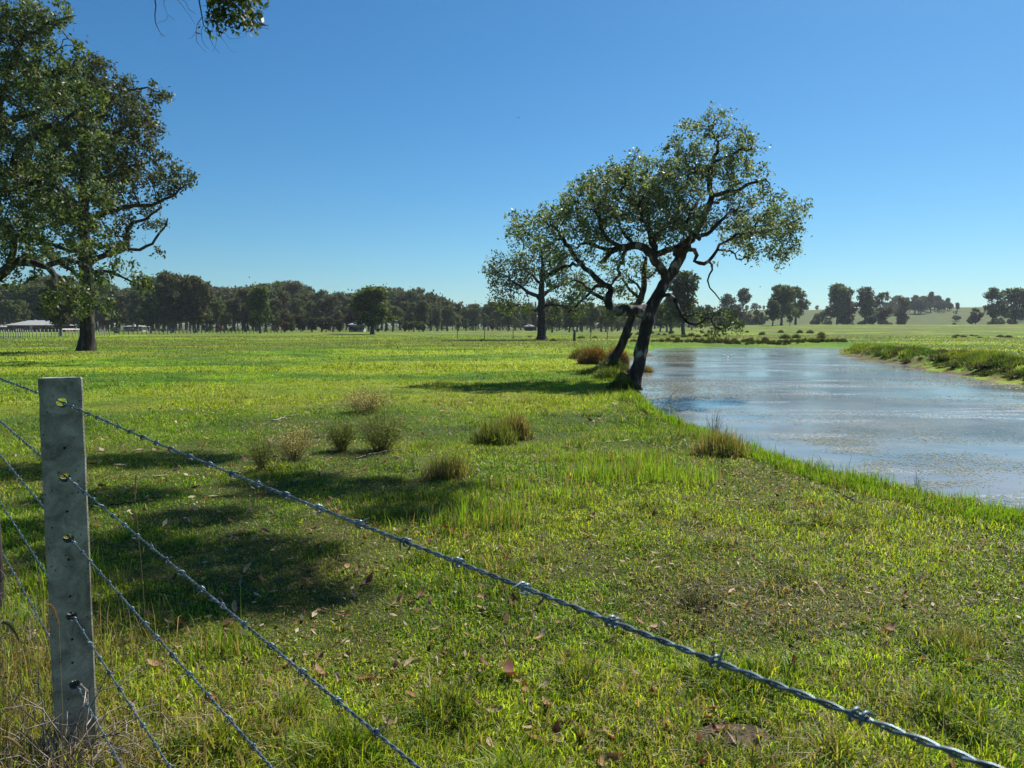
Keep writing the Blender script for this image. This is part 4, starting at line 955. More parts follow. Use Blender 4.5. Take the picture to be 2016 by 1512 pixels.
# ------------------------------------------------------------------ concrete fence post
def post_mat():
    m, n, out = new_mat('weathered concrete'); L = n.links.new
    tc = n.nodes.new('ShaderNodeTexCoord')
    a = n.nodes.new('ShaderNodeTexNoise'); a.inputs['Scale'].default_value = 11; a.inputs['Detail'].default_value = 9; a.inputs['Distortion'].default_value = .6; a.inputs['Roughness'].default_value = .65
    b = n.nodes.new('ShaderNodeTexVoronoi'); b.inputs['Scale'].default_value = 62; b.inputs['Randomness'].default_value = 1
    c = n.nodes.new('ShaderNodeTexNoise'); c.inputs['Scale'].default_value = 160; c.inputs['Detail'].default_value = 3
    e = n.nodes.new('ShaderNodeTexNoise'); e.inputs['Scale'].default_value = 22; e.inputs['Detail'].default_value = 2
    cr = n.nodes.new('ShaderNodeValToRGB'); cr.color_ramp.elements[0].position = .36; cr.color_ramp.elements[0].color = (.17, .155, .115, 1); cr.color_ramp.elements[1].position = .64; cr.color_ramp.elements[1].color = (.46, .415, .315, 1)
    # only some of the cells are air holes
    gt = n.nodes.new('ShaderNodeMath'); gt.operation = 'LESS_THAN'; gt.inputs[1].default_value = .17
    sel = n.nodes.new('ShaderNodeMath'); sel.operation = 'GREATER_THAN'; sel.inputs[1].default_value = .55
    pit = n.nodes.new('ShaderNodeMath'); pit.operation = 'MULTIPLY'
    mx = n.nodes.new('ShaderNodeMix'); mx.data_type = 'RGBA'; mx.inputs[7].default_value = (.05, .05, .045, 1)
    fine = n.nodes.new('ShaderNodeMapRange'); fine.inputs[1].default_value = .3; fine.inputs[2].default_value = .7; fine.inputs[3].default_value = .86; fine.inputs[4].default_value = 1.12
    vm = n.nodes.new('ShaderNodeVectorMath'); vm.operation = 'SCALE'
    p = n.nodes.new('ShaderNodeBsdfPrincipled'); p.inputs['Roughness'].default_value = .9; p.inputs['Specular IOR Level'].default_value = .2
    sub = n.nodes.new('ShaderNodeMath'); sub.operation = 'SUBTRACT'
    bp = n.nodes.new('ShaderNodeBump'); bp.inputs['Strength'].default_value = .55; bp.inputs['Distance'].default_value = .003
    for q in (a, b, c, e): L(tc.outputs['Object'], q.inputs['Vector'])
    L(a.outputs['Fac'], cr.inputs[0]); L(b.outputs['Distance'], gt.inputs[0]); L(e.outputs['Fac'], sel.inputs[0]); L(gt.outputs[0], pit.inputs[0]); L(sel.outputs[0], pit.inputs[1])
    L(c.outputs['Fac'], fine.inputs[0]); L(cr.outputs[0], vm.inputs[0]); L(fine.outputs[0], vm.inputs['Scale'])
    L(vm.outputs[0], mx.inputs[6]); L(pit.outputs[0], mx.inputs[0]); L(mx.outputs[2], p.inputs['Base Color'])
    L(c.outputs['Fac'], sub.inputs[0]); L(pit.outputs[0], sub.inputs[1]); L(sub.outputs[0], bp.inputs['Height']); L(bp.outputs[0], p.inputs['Normal']); L(p.outputs[0], out.inputs[0])
    return m
POST_Y = 2.5
big_holes = [(122, 793), (128, 940), (135, 1060), (141, 1213), (147, 1348)]
small_holes = [(127, 882), (132, 1007), (135, 1102), (138, 1174), (142, 1259), (143, 1305), (152, 1421)]
NRM = np.array([-.545, .838, 0]); NRM /= np.linalg.norm(NRM)       # away from the camera
SIDE = np.array([NRM[1], -NRM[0], 0])
def on_face(px, py):
    c = P(119, 744, POST_Y); r = ray(px, py); o = np.array([0, 0, EYE]); t = np.dot(c - o, NRM) / np.dot(r, NRM); return o + r * t
def build_post():
    top = on_face(119, 744); cx = top.copy(); cx[2] = 0; ztop = top[2]
    wd = np.dot(on_face(163, 743) - on_face(75, 745), SIDE); th = .075; bk = .76
    # profile in (side, depth); outline has chamfered corners
    prof_ = [(-.5, .05), (-.465, 0), (.465, 0), (.5, .05), (bk / 2 + .02, .94), (bk / 2 - .02, 1), (-bk / 2 + .02, 1), (-bk / 2 - .02, .94)]
    bm = bmesh.new(); rings = []
    zs = list(np.linspace(-.25, ztop - .006, 24)) + [ztop]
    for k, z in enumerate(zs):
        s = 1.0 if k < len(zs) - 1 else .955
        ring = []
        for a, d in prof_:
            q = cx + SIDE * (a * wd * s + rng.normal(0, .0007)) + NRM * ((d - .5) * s + .5) * th
            ring.append(bm.verts.new((q[0], q[1], z + (rng.normal(0, .0015) if k >= len(zs) - 2 else 0))))
        rings.append(ring)
    for a, b in zip(rings[:-1], rings[1:]):
        for j in range(8): bm.faces.new((a[j], a[(j + 1) % 8], b[(j + 1) % 8], b[j]))
    bm.faces.new(rings[-1]); bm.faces.new(rings[0][::-1])
    bmesh.ops.recalc_face_normals(bm, faces=bm.faces[:])
    body = bm_obj('fence_post', bm, post_mat())
    cb = bmesh.new()
    rot = Vector(NRM).to_track_quat('Z', 'Y').to_matrix().to_4x4()
    for px, py in big_holes:
        c = on_face(px, py) + NRM * th * .5
        bmesh.ops.create_cone(cb, cap_ends=True, segments=20, radius1=.0165, radius2=.0165, depth=th * 1.6, matrix=Matrix.Translation(c) @ rot)
    for px, py in small_holes:
        c = on_face(px, py)
        bmesh.ops.create_cone(cb, cap_ends=True, segments=10, radius1=.0048, radius2=.004, depth=.05, matrix=Matrix.Translation(c) @ rot)
    cut = bm_obj('cutter', cb, None)
    md = body.modifiers.new('b', 'BOOLEAN'); md.object = cut; md.operation = 'DIFFERENCE'; md.solver = 'EXACT'
    dg = bpy.context.evaluated_depsgraph_get(); me = bpy.data.meshes.new_from_object(body.evaluated_get(dg))
    body.modifiers.clear(); body.data = me
    bpy.data.objects.remove(cut)
    # origin at the base
    me.transform(Matrix.Translation(-Vector(cx))); body.location = cx
    tag(body, 'grey pitted concrete fence post drilled with wire holes, in the left foreground', 'fence post')
build_post()

# ------------------------------------------------------------------ barbed wire
mw, nn_, oo = new_mat('galvanised wire')
tc_ = nn_.nodes.new('ShaderNodeTexCoord'); nz_ = nn_.nodes.new('ShaderNodeTexNoise'); nz_.inputs['Scale'].default_value = 40
cr_ = nn_.nodes.new('ShaderNodeValToRGB'); cr_.color_ramp.elements[0].color = (.055, .085, .105, 1); cr_.color_ramp.elements[1].color = (.17, .24, .28, 1); cr_.color_ramp.elements[0].position = .35; cr_.color_ramp.elements[1].position = .65
pp_ = nn_.nodes.new('ShaderNodeBsdfPrincipled'); pp_.inputs['Metallic'].default_value = .55; pp_.inputs['Roughness'].default_value = .42
nn_.links.new(tc_.outputs['Object'], nz_.inputs['Vector']); nn_.links.new(nz_.outputs['Fac'], cr_.inputs[0]); nn_.links.new(cr_.outputs[0], pp_.inputs['Base Color']); nn_.links.new(pp_.outputs[0], oo.inputs[0])
M['wire'] = mw
def wire(k, hole, right, leftpt, label):
    h0 = on_face(*hole) + NRM * .03
    # right end: chosen on the fence line so that it passes the traced pixel
    d = np.array([1.79, -2.05]); d = d / np.linalg.norm(d)
    u = (right[0] - CX) / F
    # solve for s: (x0+d0 s)/(y_cam depth) = u
    lo, hi = 0.1, 3.2
    def proj(p):
        q = p - np.array([0, 0, EYE]); f_ = q[1] * math.cos(PITCH) - q[2] * math.sin(PITCH); return CX + F * q[0] / f_, CY - F * (q[1] * math.sin(PITCH) + q[2] * math.cos(PITCH)) / f_
    best = None
    for s in np.linspace(.6, 2.75, 400):
        for z in np.linspace(h0[2] - .06, h0[2] + .06, 25):
            p = np.array([h0[0] + d[0] * s, h0[1] + d[1] * s, z]); a, b = proj(p)
            e = (a - right[0]) ** 2 + (b - right[1]) ** 2
            if best is None or e < best[0]: best = (e, s, z)
    s1, z1 = best[1], best[2]
    dR = np.array([d[0], d[1], (z1 - h0[2]) / s1])
    endR = h0 + dR * (s1 + .35)
    dL = np.array([-.823, 1.0, 0]); dL /= np.linalg.norm(dL)
    # left end passes the left traced pixel at x about 1.5 m beyond
    r = ray(*leftpt); t = None
    # intersect horizontally with the line
    A = np.array([[dL[0], -r[0]], [dL[1], -r[1]]]); bb = -np.array([h0[0], h0[1]]); sol = np.linalg.solve(A, bb)
    zl = EYE + r[2] * sol[1]; dL3 = np.array([dL[0], dL[1], (zl - h0[2]) / sol[0]])
    endL = h0 + dL3 * 6.0
    segs = [(endL, h0), (h0, endR)]
    root = empty('barbed_wire', h0); tag(root, label, 'barbed wire', 'barbed wires of the fence')
    paths = []; barbs = []
    run = 0.03 * k
    for a, b in segs:
        Ln = np.linalg.norm(b - a); dr = (b - a) / Ln; n = int(Ln / .0055)
        s = np.linspace(0, Ln, n); sag = -.010 * np.sin(np.pi * s / Ln) * (Ln > 2.5)
        u1 = np.cross(dr, [0, 0, 1]); u1 /= np.linalg.norm(u1); u2 = np.cross(u1, dr)
        c = a + dr * s[:, None]; c[:, 2] += sag
        for ph in (0, np.pi):
            th = 2 * np.pi * s / .042 + ph
            paths.append((c + (u1 * np.cos(th)[:, None] + u2 * np.sin(th)[:, None]) * .00155, .00138))
        q = .05 + .02 * k % .05
        while q < Ln - .03:
            i = int(q / Ln * (n - 1)); cc = c[i]
            barbs.append((cc, dr, u1, u2)); q += .114 + rng.normal(0, .004)
    V, fl = tube_mesh(paths, 6)
    link('strand', np_mesh('strand', V - h0, fl, smooth=True), M['wire'], root)
    for cc, dr, u1, u2 in barbs:
        ph = rng.uniform(0, 6.28); t = np.linspace(0, 3.2 * np.pi, 15)
        coil = cc + dr * ((t / t[-1] - .5) * .011)[:, None] + (u1 * np.cos(t + ph)[:, None] + u2 * np.sin(t + ph)[:, None]) * .0050
        def tang(i, sgn):
            v = -u1 * math.sin(t[i] + ph) + u2 * math.cos(t[i] + ph); return sgn * v
        pa = np.concatenate([[coil[0] + tang(0, -1) * .013], coil, [coil[-1] + tang(-1, 1) * .013]])
        ra = np.concatenate([[.0005], np.full(15, .0014), [.0005]])
        V, fl = tube_mesh([(pa, ra)], 5)
        link('barb', np_mesh('barb', V - h0, fl, smooth=True), M['wire'], root)
for k, (rt, lf, lb) in enumerate([((1340, 1268), (0, 742), 'topmost strand of barbed wire, crossing the whole foreground to the lower right corner'),
                              ((820, 1508), (0, 826), 'second barbed wire from the top, leaving through the bottom left of centre'),
                              ((515, 1508), (0, 893), 'third barbed wire down the concrete post'),
                              ((310, 1508), (0, 985), 'fourth barbed wire, running down just right of the post'),
                              ((212, 1508), (40, 1150), 'lowest barbed wire, tangled among dead twigs at the post foot')]):
    wire(k, big_holes[k], rt, lf, lb)

# weathered stake at the left edge
def stake():
    g = np.array([-.7035 * 3.9, 3.9, 0]); V, fl = tube_mesh([([g + [0, 0, -.1], g + [.01, 0, .3], g + [0, .01, .6], g + [.005, 0, .86], g + [.005, 0, .875]], [.035, .033, .032, .030, .002])], 9)
    root = link('fence_stake', np_mesh('fence_stake', V - g, fl), M['bark']); root.location = g
    tag(root, 'dark weathered timber stake half cut off by the left edge', 'stake')
stake()

# ------------------------------------------------------------------ weeds, tussocks, rushes
def stalk_clump(name, label, cat, g, h, rad, n, cols, mat='dry', fork=2, lean=.5, wd=.003, group=None, leafy=0.0, bare_stem=False):
    """a tuft: many thin curved stems rising from one foot, some forked, with fine leaves"""
    paths = []; lv = []
    r0 = max(.0012, g[1] * .00022)
    for i in range(n):
        a = rng.uniform(0, 2 * np.pi); l = rng.uniform(.1, 1) * lean; hh = h * rng.uniform(.55, 1.05) * (1 - .3 * l)
        d = np.array([math.cos(a), math.sin(a), 0]); b0 = d * rng.uniform(0, rad * .25)
        t = np.linspace(0, 1, 5)[:, None]
        pts = b0 + d * (l * rad * 1.6 * t ** 1.3) + np.array([0, 0, 1]) * hh * t + rng.normal(0, .01 * h, (5, 3)) * t
        paths.append((pts, np.linspace(1, .45, 5) * r0))
        for q in range(fork):
            k = rng.integers(1, 4); s = pts[k]; e = s + d * rng.uniform(0, .3) * rad + rng.normal(0, .35, 3) * rad * .5 + np.array([0, 0, hh * rng.uniform(.2, .5)])
            m_ = (s + e) / 2 + rng.normal(0, .02, 3) * h
            paths.append((np.array([s, m_, e]), np.array([.7, .5, .35]) * r0)); lv += [m_, e, (m_ + e) / 2]
        lv += [pts[-1], pts[-2], pts[-3]]
    root = empty(name, g); tag(root, label, cat, group)
    V, fl = tube_mesh(paths, 3)
    cc = np.array([c for c in cols])[rng.integers(0, len(cols), len(paths))] * rng.uniform(.6, 1.3, len(paths))[:, None]
    C = np.concatenate([np.repeat(cc[i][None], 3 * len(p[0]), 0) for i, p in enumerate(paths)])
    link('stems', np_mesh('stems', V, fl, C), M[mat], root)
    if leafy:
        V, f, C = leaves(np.array(lv), int(leafy), .02 + h * .05, max(.012, g[1] * .0022), [(np.array(cols[0]) * 1.1, .5), (np.array(cols[-1]) * 1.2, .5)], asp=.4, droop=0)
        link('foliage', np_mesh('foliage', V, [f], C), M['grass'], root)
    return root
def tussock(name, label, cat, g, h, rad, n, cols, wd=.004, lean=.6, group=None, mat='grass'):
    x = np.clip(rng.normal(0, rad * .3, n), -rad * .6, rad * .6); y = np.clip(rng.normal(0, rad * .25, n), -rad * .5, rad * .5); col = np.array(cols)[rng.integers(0, len(cols), n)] * rng.uniform(.55, 1.35, n)[:, None]
    V, fl, C = blades(np.stack([x, y, np.zeros(n)], -1), h * rng.uniform(.35, 1.05, n) * np.clip(1.1 - .55 * (x ** 2 + y ** 2) / (rad * .42) ** 2 * .5, .25, 1), np.full(n, max(wd, g[1] * .0007)), np.clip(rng.gamma(2, lean * .4, n), .03, 1.1), col, 2)
    o = link(name, np_mesh(name, V, fl, C), M[mat]); o.location = g
    tag(o, label, cat, group); return o
OL = [(.15, .18, .05), (.19, .16, .07), (.11, .13, .04)]; BR = [(.30, .21, .12), (.22, .15, .08), (.42, .33, .2)]; GR = [(.12, .2, .03), (.2, .27, .04)]
RD = [(.17, .08, .03), (.12, .10, .03), (.2, .13, .05)]
def gp(px, py): g = G(px, py); g[2] = tz(g[0], g[1]); return g
stalk_clump('weed_bush', 'largest feathery olive-brown weed bush in the middle of the paddock', 'weed', gp(752, 888), .46, .42, 150, OL, leafy=4)
stalk_clump('weed_bush', 'feathery weed bush just left of the largest one', 'weed', gp(672, 888), .36, .26, 90, OL, leafy=4)
stalk_clump('weed_bush', 'brown weed bush on a crooked woody stem, throwing a dark shadow', 'weed', gp(578, 905), .38, .36, 100, OL + BR, leafy=4)
stalk_clump('weed_bush', 'thin see-through weed bush, leftmost of the row', 'weed', gp(517, 925), .36, .2, 60, OL, leafy=3)
stalk_clump('weed_bush', 'low brown weed bush, farthest of the cluster', 'weed', gp(722, 812), .36, .55, 110, OL + BR, leafy=4)
tussock('grass_tussock', 'dense brown dead tussock with upright blades right of the weed bushes', 'tussock', gp(1012, 862), .48, .42, 1600, BR + OL + GR + [(.08, .06, .04)])
tussock('grass_tussock', 'green tussock hugging the left side of the dead brown one', 'tussock', gp(972, 870), .4, .5, 1300, GR + OL)
tussock('grass_tussock', 'low dark brown tussock below the weed bushes', 'tussock', gp(882, 938), .30, .42, 1200, BR + OL + GR + [(.06, .05, .03)])
tussock('grass_tussock', 'green and straw tussock on the pond lip with dead stalks', 'tussock', gp(1418, 895), .40, .52, 1700, GR + OL + BR)
stalk_clump('dead_stalks', 'grey dead stalks standing in the pond-lip tussock', 'dead stalks', gp(1400, 868), .42, .2, 26, [(.25, .2, .15), (.14, .1, .08)], lean=.5, fork=3)
tussock('reed_clump', 'little dark reed clump standing at the water edge', 'reeds', gp(1507, 884), .2, .12, 150, [(.03, .05, .015), (.05, .08, .02)], lean=.2)
stalk_clump('thin_weed', 'single thin weed rising from the bank grass near the right edge', 'weed', gp(1803, 972), .26, .05, 6, [(.05, .06, .02)], fork=3, leafy=1)
tussock('grass_tussock', 'brownish tussock in the right foreground turf', 'tussock', gp(1885, 1272), .13, .3, 600, BR + GR + OL, wd=.003)
stalk_clump('weed_bush', 'dark scraggly weed in the right foreground', 'weed', gp(1375, 1195), .1, .14, 40, [(.07, .06, .03), (.05, .07, .02)], leafy=2)
stalk_clump('weed_bush', 'small olive weed to the right of centre foreground', 'weed', gp(1690, 870 + 180), .1, .15, 26, OL, leafy=2)
# reddish scrub on the bank behind the second trunk
for i, (px, py, h, r_, cols, lb) in enumerate([(1170, 716, .95, .8, RD, 'rusty red-brown scrub left of the slim leaning trunk'), (1215, 700, 1.2, .7, RD, 'taller rusty scrub between the two leaning trunks'), (1148, 706, .7, .8, RD + GR, 'olive and rust scrub at the left end of the bank scrub'),
                                               (1272, 712, .75, .45, [(.14, .13, .04), (.2, .16, .06)], 'golden clump on the mud spit right of the gnarled trunk'), (1200, 745, .45, .6, GR + [(.04, .05, .02)], 'dark green clump at the roots of the leaning trees'), (1232, 722, .6, .5, RD + BR, 'brown scrub directly behind the gnarled trunk'), (1205, 728, .5, .7, [(.05, .08, .02), (.08, .1, .03)], 'dark grass mound where the slim leaning trunk is rooted'), (1228, 768, .35, .5, [(.04, .07, .015), (.07, .09, .02)], 'dark tuft overhanging the water in front of the gnarled trunk'), (1180, 735, .3, .9, [(.06, .09, .02), (.09, .12, .03)], 'low dark tuft left of the slim trunk base')]):
    g = gp(px, py); tussock('bank_scrub', lb, 'scrub', g, h * 1.0, r_ * 1.3, 2400, cols, wd=.013, lean=.75, group='scrub on the bank around the leaning trees')
# rushes on the far shore, tussocks on the right bank and in the paddock
rsh = [tussock('rush_clump', 'dark rush clump on the far shore of the pond', 'rushes', (0, 60, 0), 1.0, .9, 420, [(.05, .07, .018), (.09, .09, .03), (.035, .045, .015)], wd=.04, lean=.5) for _ in range(3)]
tus = [tussock('bank_tussock', 'green tussock on the right bank of the pond', 'tussock', (0, 35, 0), .30, .7, 500, [(.03, .05, .012), (.055, .07, .02), (.10, .12, .025)], wd=.022, lean=.9) for _ in range(3)]
first = {}
def put(lst, x, y, s, label, group, sz=None):
    k = random.randrange(len(lst)); src = lst[k]
    o = src if id(src) not in first else src.copy()
    if id(src) in first: COL.objects.link(o)
    first[id(src)] = 1
    o.location = (x, y, tz(x, y) - .02); o.rotation_euler = (0, 0, random.uniform(0, 6.28)); o.scale = (s, s, s * (sz or 1))
    tag(o, label, None, group)
for i in range(140):
    px = 1285 + i * 2.75 + random.uniform(-5, 5); Y = random.uniform(74.5, 77.5)
    g = at_depth(px, Y); put(rsh, g[0], g[1], random.uniform(.3, .65), 'dark rush clump on the far shore of the pond', 'rushes along the far shore', random.uniform(.7, 1.1))
for i in range(26):
    px = random.uniform(1240, 1620); Y = random.uniform(84, 150); g = at_depth(px, Y)
    put(rsh, g[0], g[1], random.uniform(.6, 1.2), 'rush clump in the rough paddock beyond the far shore', 'rushes beyond the far shore', .7)
for i in range(22):
    px = random.choice([random.uniform(930, 1250), random.uniform(1880, 2010)]); Y = random.uniform(75, 110) if px < 1300 else random.uniform(95, 110); g = at_depth(px, Y)
    put(rsh, g[0], g[1], random.uniform(.5, .9), 'low rush clump in the paddock left of the leaning trees' if px < 1300 else 'low rush clump in a line across the right paddock', 'rushes in the paddocks', .55)
i = 0
bw_pts = [(1650, 53.5), (1690, 45.5), (1742, 41.5), (1812, 35), (1858, 32), (1919, 28.8), (1996, 25.5), (2060, 23)]
while i < 210:
    k = random.random() * (len(bw_pts) - 1.001); a, b = bw_pts[int(k)], bw_pts[int(k) + 1]; t = k - int(k)
    px = a[0] + (b[0] - a[0]) * t; Y = a[1] + (b[1] - a[1]) * t; off = random.uniform(.4, 4.5)
    x = (px - CX) / F * Y + off * .75; y = Y + off * .65
    if tz(x, y) > WL + .08:
        put(tus, x, y, random.uniform(.3, 1.25) * random.uniform(.5, 1), 'green tussock on the right bank of the pond', 'tussocks on the right bank'); i += 1

# ------------------------------------------------------------------ floating details: foxtails, twigs, fallen leaves, sticks
def foxtail(p0, p1, p2, label, L_=.09):
    """p0 foot, p1 neck, p2 tip of the bent seed head"""
    p0, p1, p2 = map(np.array, (p0, p1, p2)); root = empty('foxtail_grass', p0); tag(root, label, 'grass seed head')
    V, fl = tube_mesh([(np.array([p0, (p0 + p1) / 2 + [.005, 0, 0], p1]), [.0011, .001, .0008])], 4); cst = np.tile([.3, .24, .12], (len(V), 1))
    link('stem', np_mesh('stem', V - p0, fl, cst), M['dry'], root)
    mid = (p1 + p2) / 2 + np.array([0, 0, L_ * .35]); t = np.linspace(0, 1, 60)[:, None]
    c = p1 * (1 - t) ** 2 + 2 * mid * t * (1 - t) + p2 * t ** 2
    n = 1300; i = rng.integers(0, 60, n); d = rng.normal(0, 1, (n, 3)); d /= np.linalg.norm(d, axis=1)[:, None]
    tg = np.gradient(c, axis=0)[i]; tg /= np.linalg.norm(tg, axis=1)[:, None]
    s = np.sin(np.pi * np.clip(i / 59 * .9 + .08, 0, 1))[:, None]
    b = c[i]; e = b + (d * .8 + tg * .7) * .010 * (.5 + .5 * s); sd = np.cross(d, tg) * .0012
    V = np.stack([b - sd, b + sd, e], 1).reshape(-1, 3); col = np.repeat(np.array([.36, .27, .14]) * rng.uniform(.6, 1.3, n)[:, None], 3, 0)
    V2, f2 = tube_mesh([(c, .0028 * np.sin(np.pi * np.linspace(.12, .95, 60)))], 6)
    Vm, fm, Cm = merge([(V, [np.arange(n * 3).reshape(-1, 3)], col), (V2, f2, np.tile([.2, .14, .07], (len(V2), 1)))])
    link('seed_head', np_mesh('seed_head', Vm - p0, fm, Cm), M['dry'], root)
foxtail(P(282, 1085, 3.4) * [1, 1, 0], P(266, 983, 3.4), P(268, 936, 3.4), 'bent brown foxtail seed head standing right of the concrete post')
foxtail(P(118, 1440, 2.3) * [1, 1, 0], P(116, 1232, 2.36), P(98, 1192, 2.36), 'curved brown foxtail seed head against the lower concrete post')
foxtail(P(45, 1440, 2.3) * [1, 1, 0], P(38, 1262, 2.36), P(6, 1226, 2.36), 'pale green foxtail seed head at the left edge')
foxtail(P(75, 1540, 2.0) * [1, 1, 0], P(60, 1500, 2.1), P(8, 1452, 2.1), 'tan foxtail seed head in the bottom left corner')

def twig_tangle(name, label, cx, cy, n, h, spread, mat, rr=.0026, cat='dead twigs'):
    paths = []
    for i in range(n):
        p = np.array([rng.normal(0, spread * .5), rng.normal(0, spread * .3), 0.0]); d = np.array([rng.normal(0, .55), rng.normal(0, .5), 1.0]); d /= np.linalg.norm(d)
        L_ = h * rng.uniform(.4, 1.1); k = 7; pts = [p]
        for j in range(k):
            d = d + rng.normal(0, .24, 3) + np.array([0, 0, -.04 * j]); d /= np.linalg.norm(d); p = p + d * L_ / k; pts.append(p)
            if rng.random() < .38:
                e = d + rng.normal(0, .8, 3); e /= np.linalg.norm(e); q = p + e * L_ * .2; q2 = q + (e + rng.normal(0, .4, 3)) * L_ * .14
                paths.append((np.array([p, q, q2]), np.array([.65, .5, .25]) * rr))
        paths.append((np.array(pts), np.linspace(1, .3, k + 1) * rr * rng.uniform(.6, 1.3)))
    V, fl = tube_mesh(paths, 5); o = link(name, np_mesh(name, V, fl, smooth=True), M[mat]); o.location = (cx, cy, 0); tag(o, label, cat); return o
g = G(150, 1500); twig_tangle('dead_twigs', 'pale dead twigs tangled around the foot of the concrete post', g[0] + .02, g[1] - .12, 34, .40, .15, 'twig', .0034)
twig_tangle('dead_twigs', 'grey-brown dead stalks at the left edge before the concrete post', -1.62, 2.22, 34, .38, .3, 'twig', .0018)
twig_tangle('dead_twigs', 'brown dead stalks in the bottom left corner', -1.42, 1.98, 34, .22, .25, 'twig', .0018)
twig_tangle('dead_twigs', 'reddish dead stalks behind the wires at the left edge', -2.35, 3.3, 22, .5, .22, 'twig', .0018)
# dry grass around the post foot
parts = []
for (cx, cy, sx, sy, n, hh) in [(-1.72, 2.12, .2, .28, 3600, .24), (-1.36, 2.35, .14, .16, 700, .12), (-2.05, 2.9, .25, .4, 2200, .24)]:
    x = cx + rng.normal(0, sx, n); y = cy + rng.normal(0, sy, n); st = rng.random(n) < .8
    col = np.where(st[:, None], C_STRAW * np.where(rng.random(n) < .5, .9, .45)[:, None], C_FRESH) * rng.uniform(.5, 1.3, n)[:, None]
    parts.append(blades(np.stack([x, y, terrain(x, y)], -1), hh * rng.uniform(.3, 1.1, n), rng.uniform(.002, .0045, n), np.clip(rng.gamma(2, .28, n), .05, 1.1), col, 2))
V, fl, C = merge(parts); tag(link('dry_grass', np_mesh('dry_grass', V, fl, C), M['grass']), 'dry straw-coloured grass around the foot of the concrete post', 'dry grass', kind='stuff')

def leaf_mesh(seed, L_=.07, asp=.34, curl=.3):
    q = np.random.default_rng(seed); n = 9; t = np.linspace(0, 1, n); wd = np.sin(np.pi * t ** .8) ** .8 * asp * L_ / 2; bend = q.uniform(-.15, .15)
    V = []; 
    for i in range(n):
        x = (t[i] - .5) * L_; y = bend * L_ * math.sin(math.pi * t[i]); z = curl * L_ * ((t[i] - .5) ** 2) * q.uniform(.9, 1.1)
        V += [(x, y - wd[i], z + wd[i] * .5), (x, y, z), (x, y + wd[i], z + wd[i] * .55)]
    f = []
    for i in range(n - 1):
        for j in range(2): a = i * 3 + j; f.append((a, a + 1, a + 4, a + 3))
    col = np.array([[.27, .13, .07], [.36, .21, .12], [.19, .09, .055], [.42, .31, .2]][seed % 4]) * .9
    C = np.tile(col, (len(V), 1)) * (0.8 + .4 * q.random((len(V), 1)))
    return np_mesh('fallen_leaf', V, [np.array(f)], C, smooth=True)
LM = [leaf_mesh(s, .065 + .008 * (s % 3), .3 + .04 * (s % 3), .5 + .4 * (s % 3)) for s in range(8)]
def put_leaf(x, y, s, label, group=None, me=None, lift=.02):
    o = bpy.data.objects.new('fallen_leaf', me or random.choice(LM)); 
    if not o.data.materials: o.data.materials.append(M['litter'])
    COL.objects.link(o); o.location = (x, y, float(terrain(np.array([x]), np.array([y]))[0]) + lift); o.rotation_euler = (random.gauss(0, .45), random.gauss(0, .35), random.uniform(0, 6.28)); o.scale = (s, s, s)
    tag(o, label, 'leaf', group)
named = [(1003, 1342, 1.7, 'large curled dark brown fallen leaf in the centre foreground', 2), (1018, 1358, 1.1, 'tan leaf tucked under the large dark brown leaf', 3), (1110, 1318, 1.2, 'pinkish tan fallen leaf right of the large dark leaf', 1), (1078, 1402, 1.2, 'upright tan fallen leaf below the top wire', 1),
         (1425, 1448, 1.1, 'orange leaf on the bare dirt mound', 1), (1440, 1470, 1.1, 'cream leaf on the bare dirt mound', 3), (1410, 1485, 1.0, 'brown leaf at the left side of the bare dirt mound', 0), (968, 1476, 1.1, 'pale grey fallen leaf near the bottom edge', 3), (1200, 1466, 1.2, 'tan fallen leaf left of the dirt mound', 1),
         (655, 1118, 1.3, 'cluster-top leaf by the shadow edge', 3), (680, 1125, 1.2, 'leaf right beside the cluster by the shadow edge', 1), (1230, 1243, 1.1, 'reddish brown fallen leaf just above the top wire', 0), (1572, 1030, 1.1, 'orange fallen leaf in the right middle turf', 1),
         (350, 1238, 1.2, 'tan fallen leaf between the second and third wires', 1), (700, 1450, 1.2, 'dark fallen leaf near the second wire end', 2)]
for px, py, s, lb, k in named:
    g = G(px, py); put_leaf(g[0], g[1], s, lb, me=LM[k], lift=.028)
for i in range(285):
    r = math.exp(random.uniform(math.log(2.2), math.log(8.0))); az = random.uniform(-R(34), R(34)); x, y = r * math.sin(az), r * math.cos(az)
    if tz(x, y) < -.05: continue
    put_leaf(x, y, random.uniform(.6, 1.35), 'dry brown leaf fallen in the turf', 'fallen leaves scattered over the turf', lift=random.uniform(.010, .03))
def litter():
    n = 9000; r = np.exp(rng.uniform(np.log(1.9), np.log(15), n)); az = rng.uniform(-R(40), R(36), n); x = r * np.sin(az); y = r * np.cos(az)
    kp = (pond_sd(x, y)[0] > .5) & (fbm(x / 1.5, y / 1.5, 333) > .42); x, y, r = x[kp], y[kp], r[kp]; n = len(x)
    size = rng.gamma(3, .0038, n) * np.clip(r / 5, 1, 2.0) + .004; t = rng.random(n)[:, None]
    col = np.where(t < .4, np.array([.45, .36, .24]), np.where(t < .75, np.array([.24, .13, .07]), np.array([.07, .05, .035]))) * rng.uniform(.6, 1.2, n)[:, None]
    V, f, c = flat_bits(np.stack([x, y, terrain(x, y) + rng.uniform(.006, .03, n)], -1), size, .38, col, tilt=.4)
    tag(link('leaf_litter', np_mesh('leaf_litter', V, [f], c), M['litter']), 'crumbs of dry leaf and straw lying among the grass', 'leaf litter', kind='stuff')
litter()
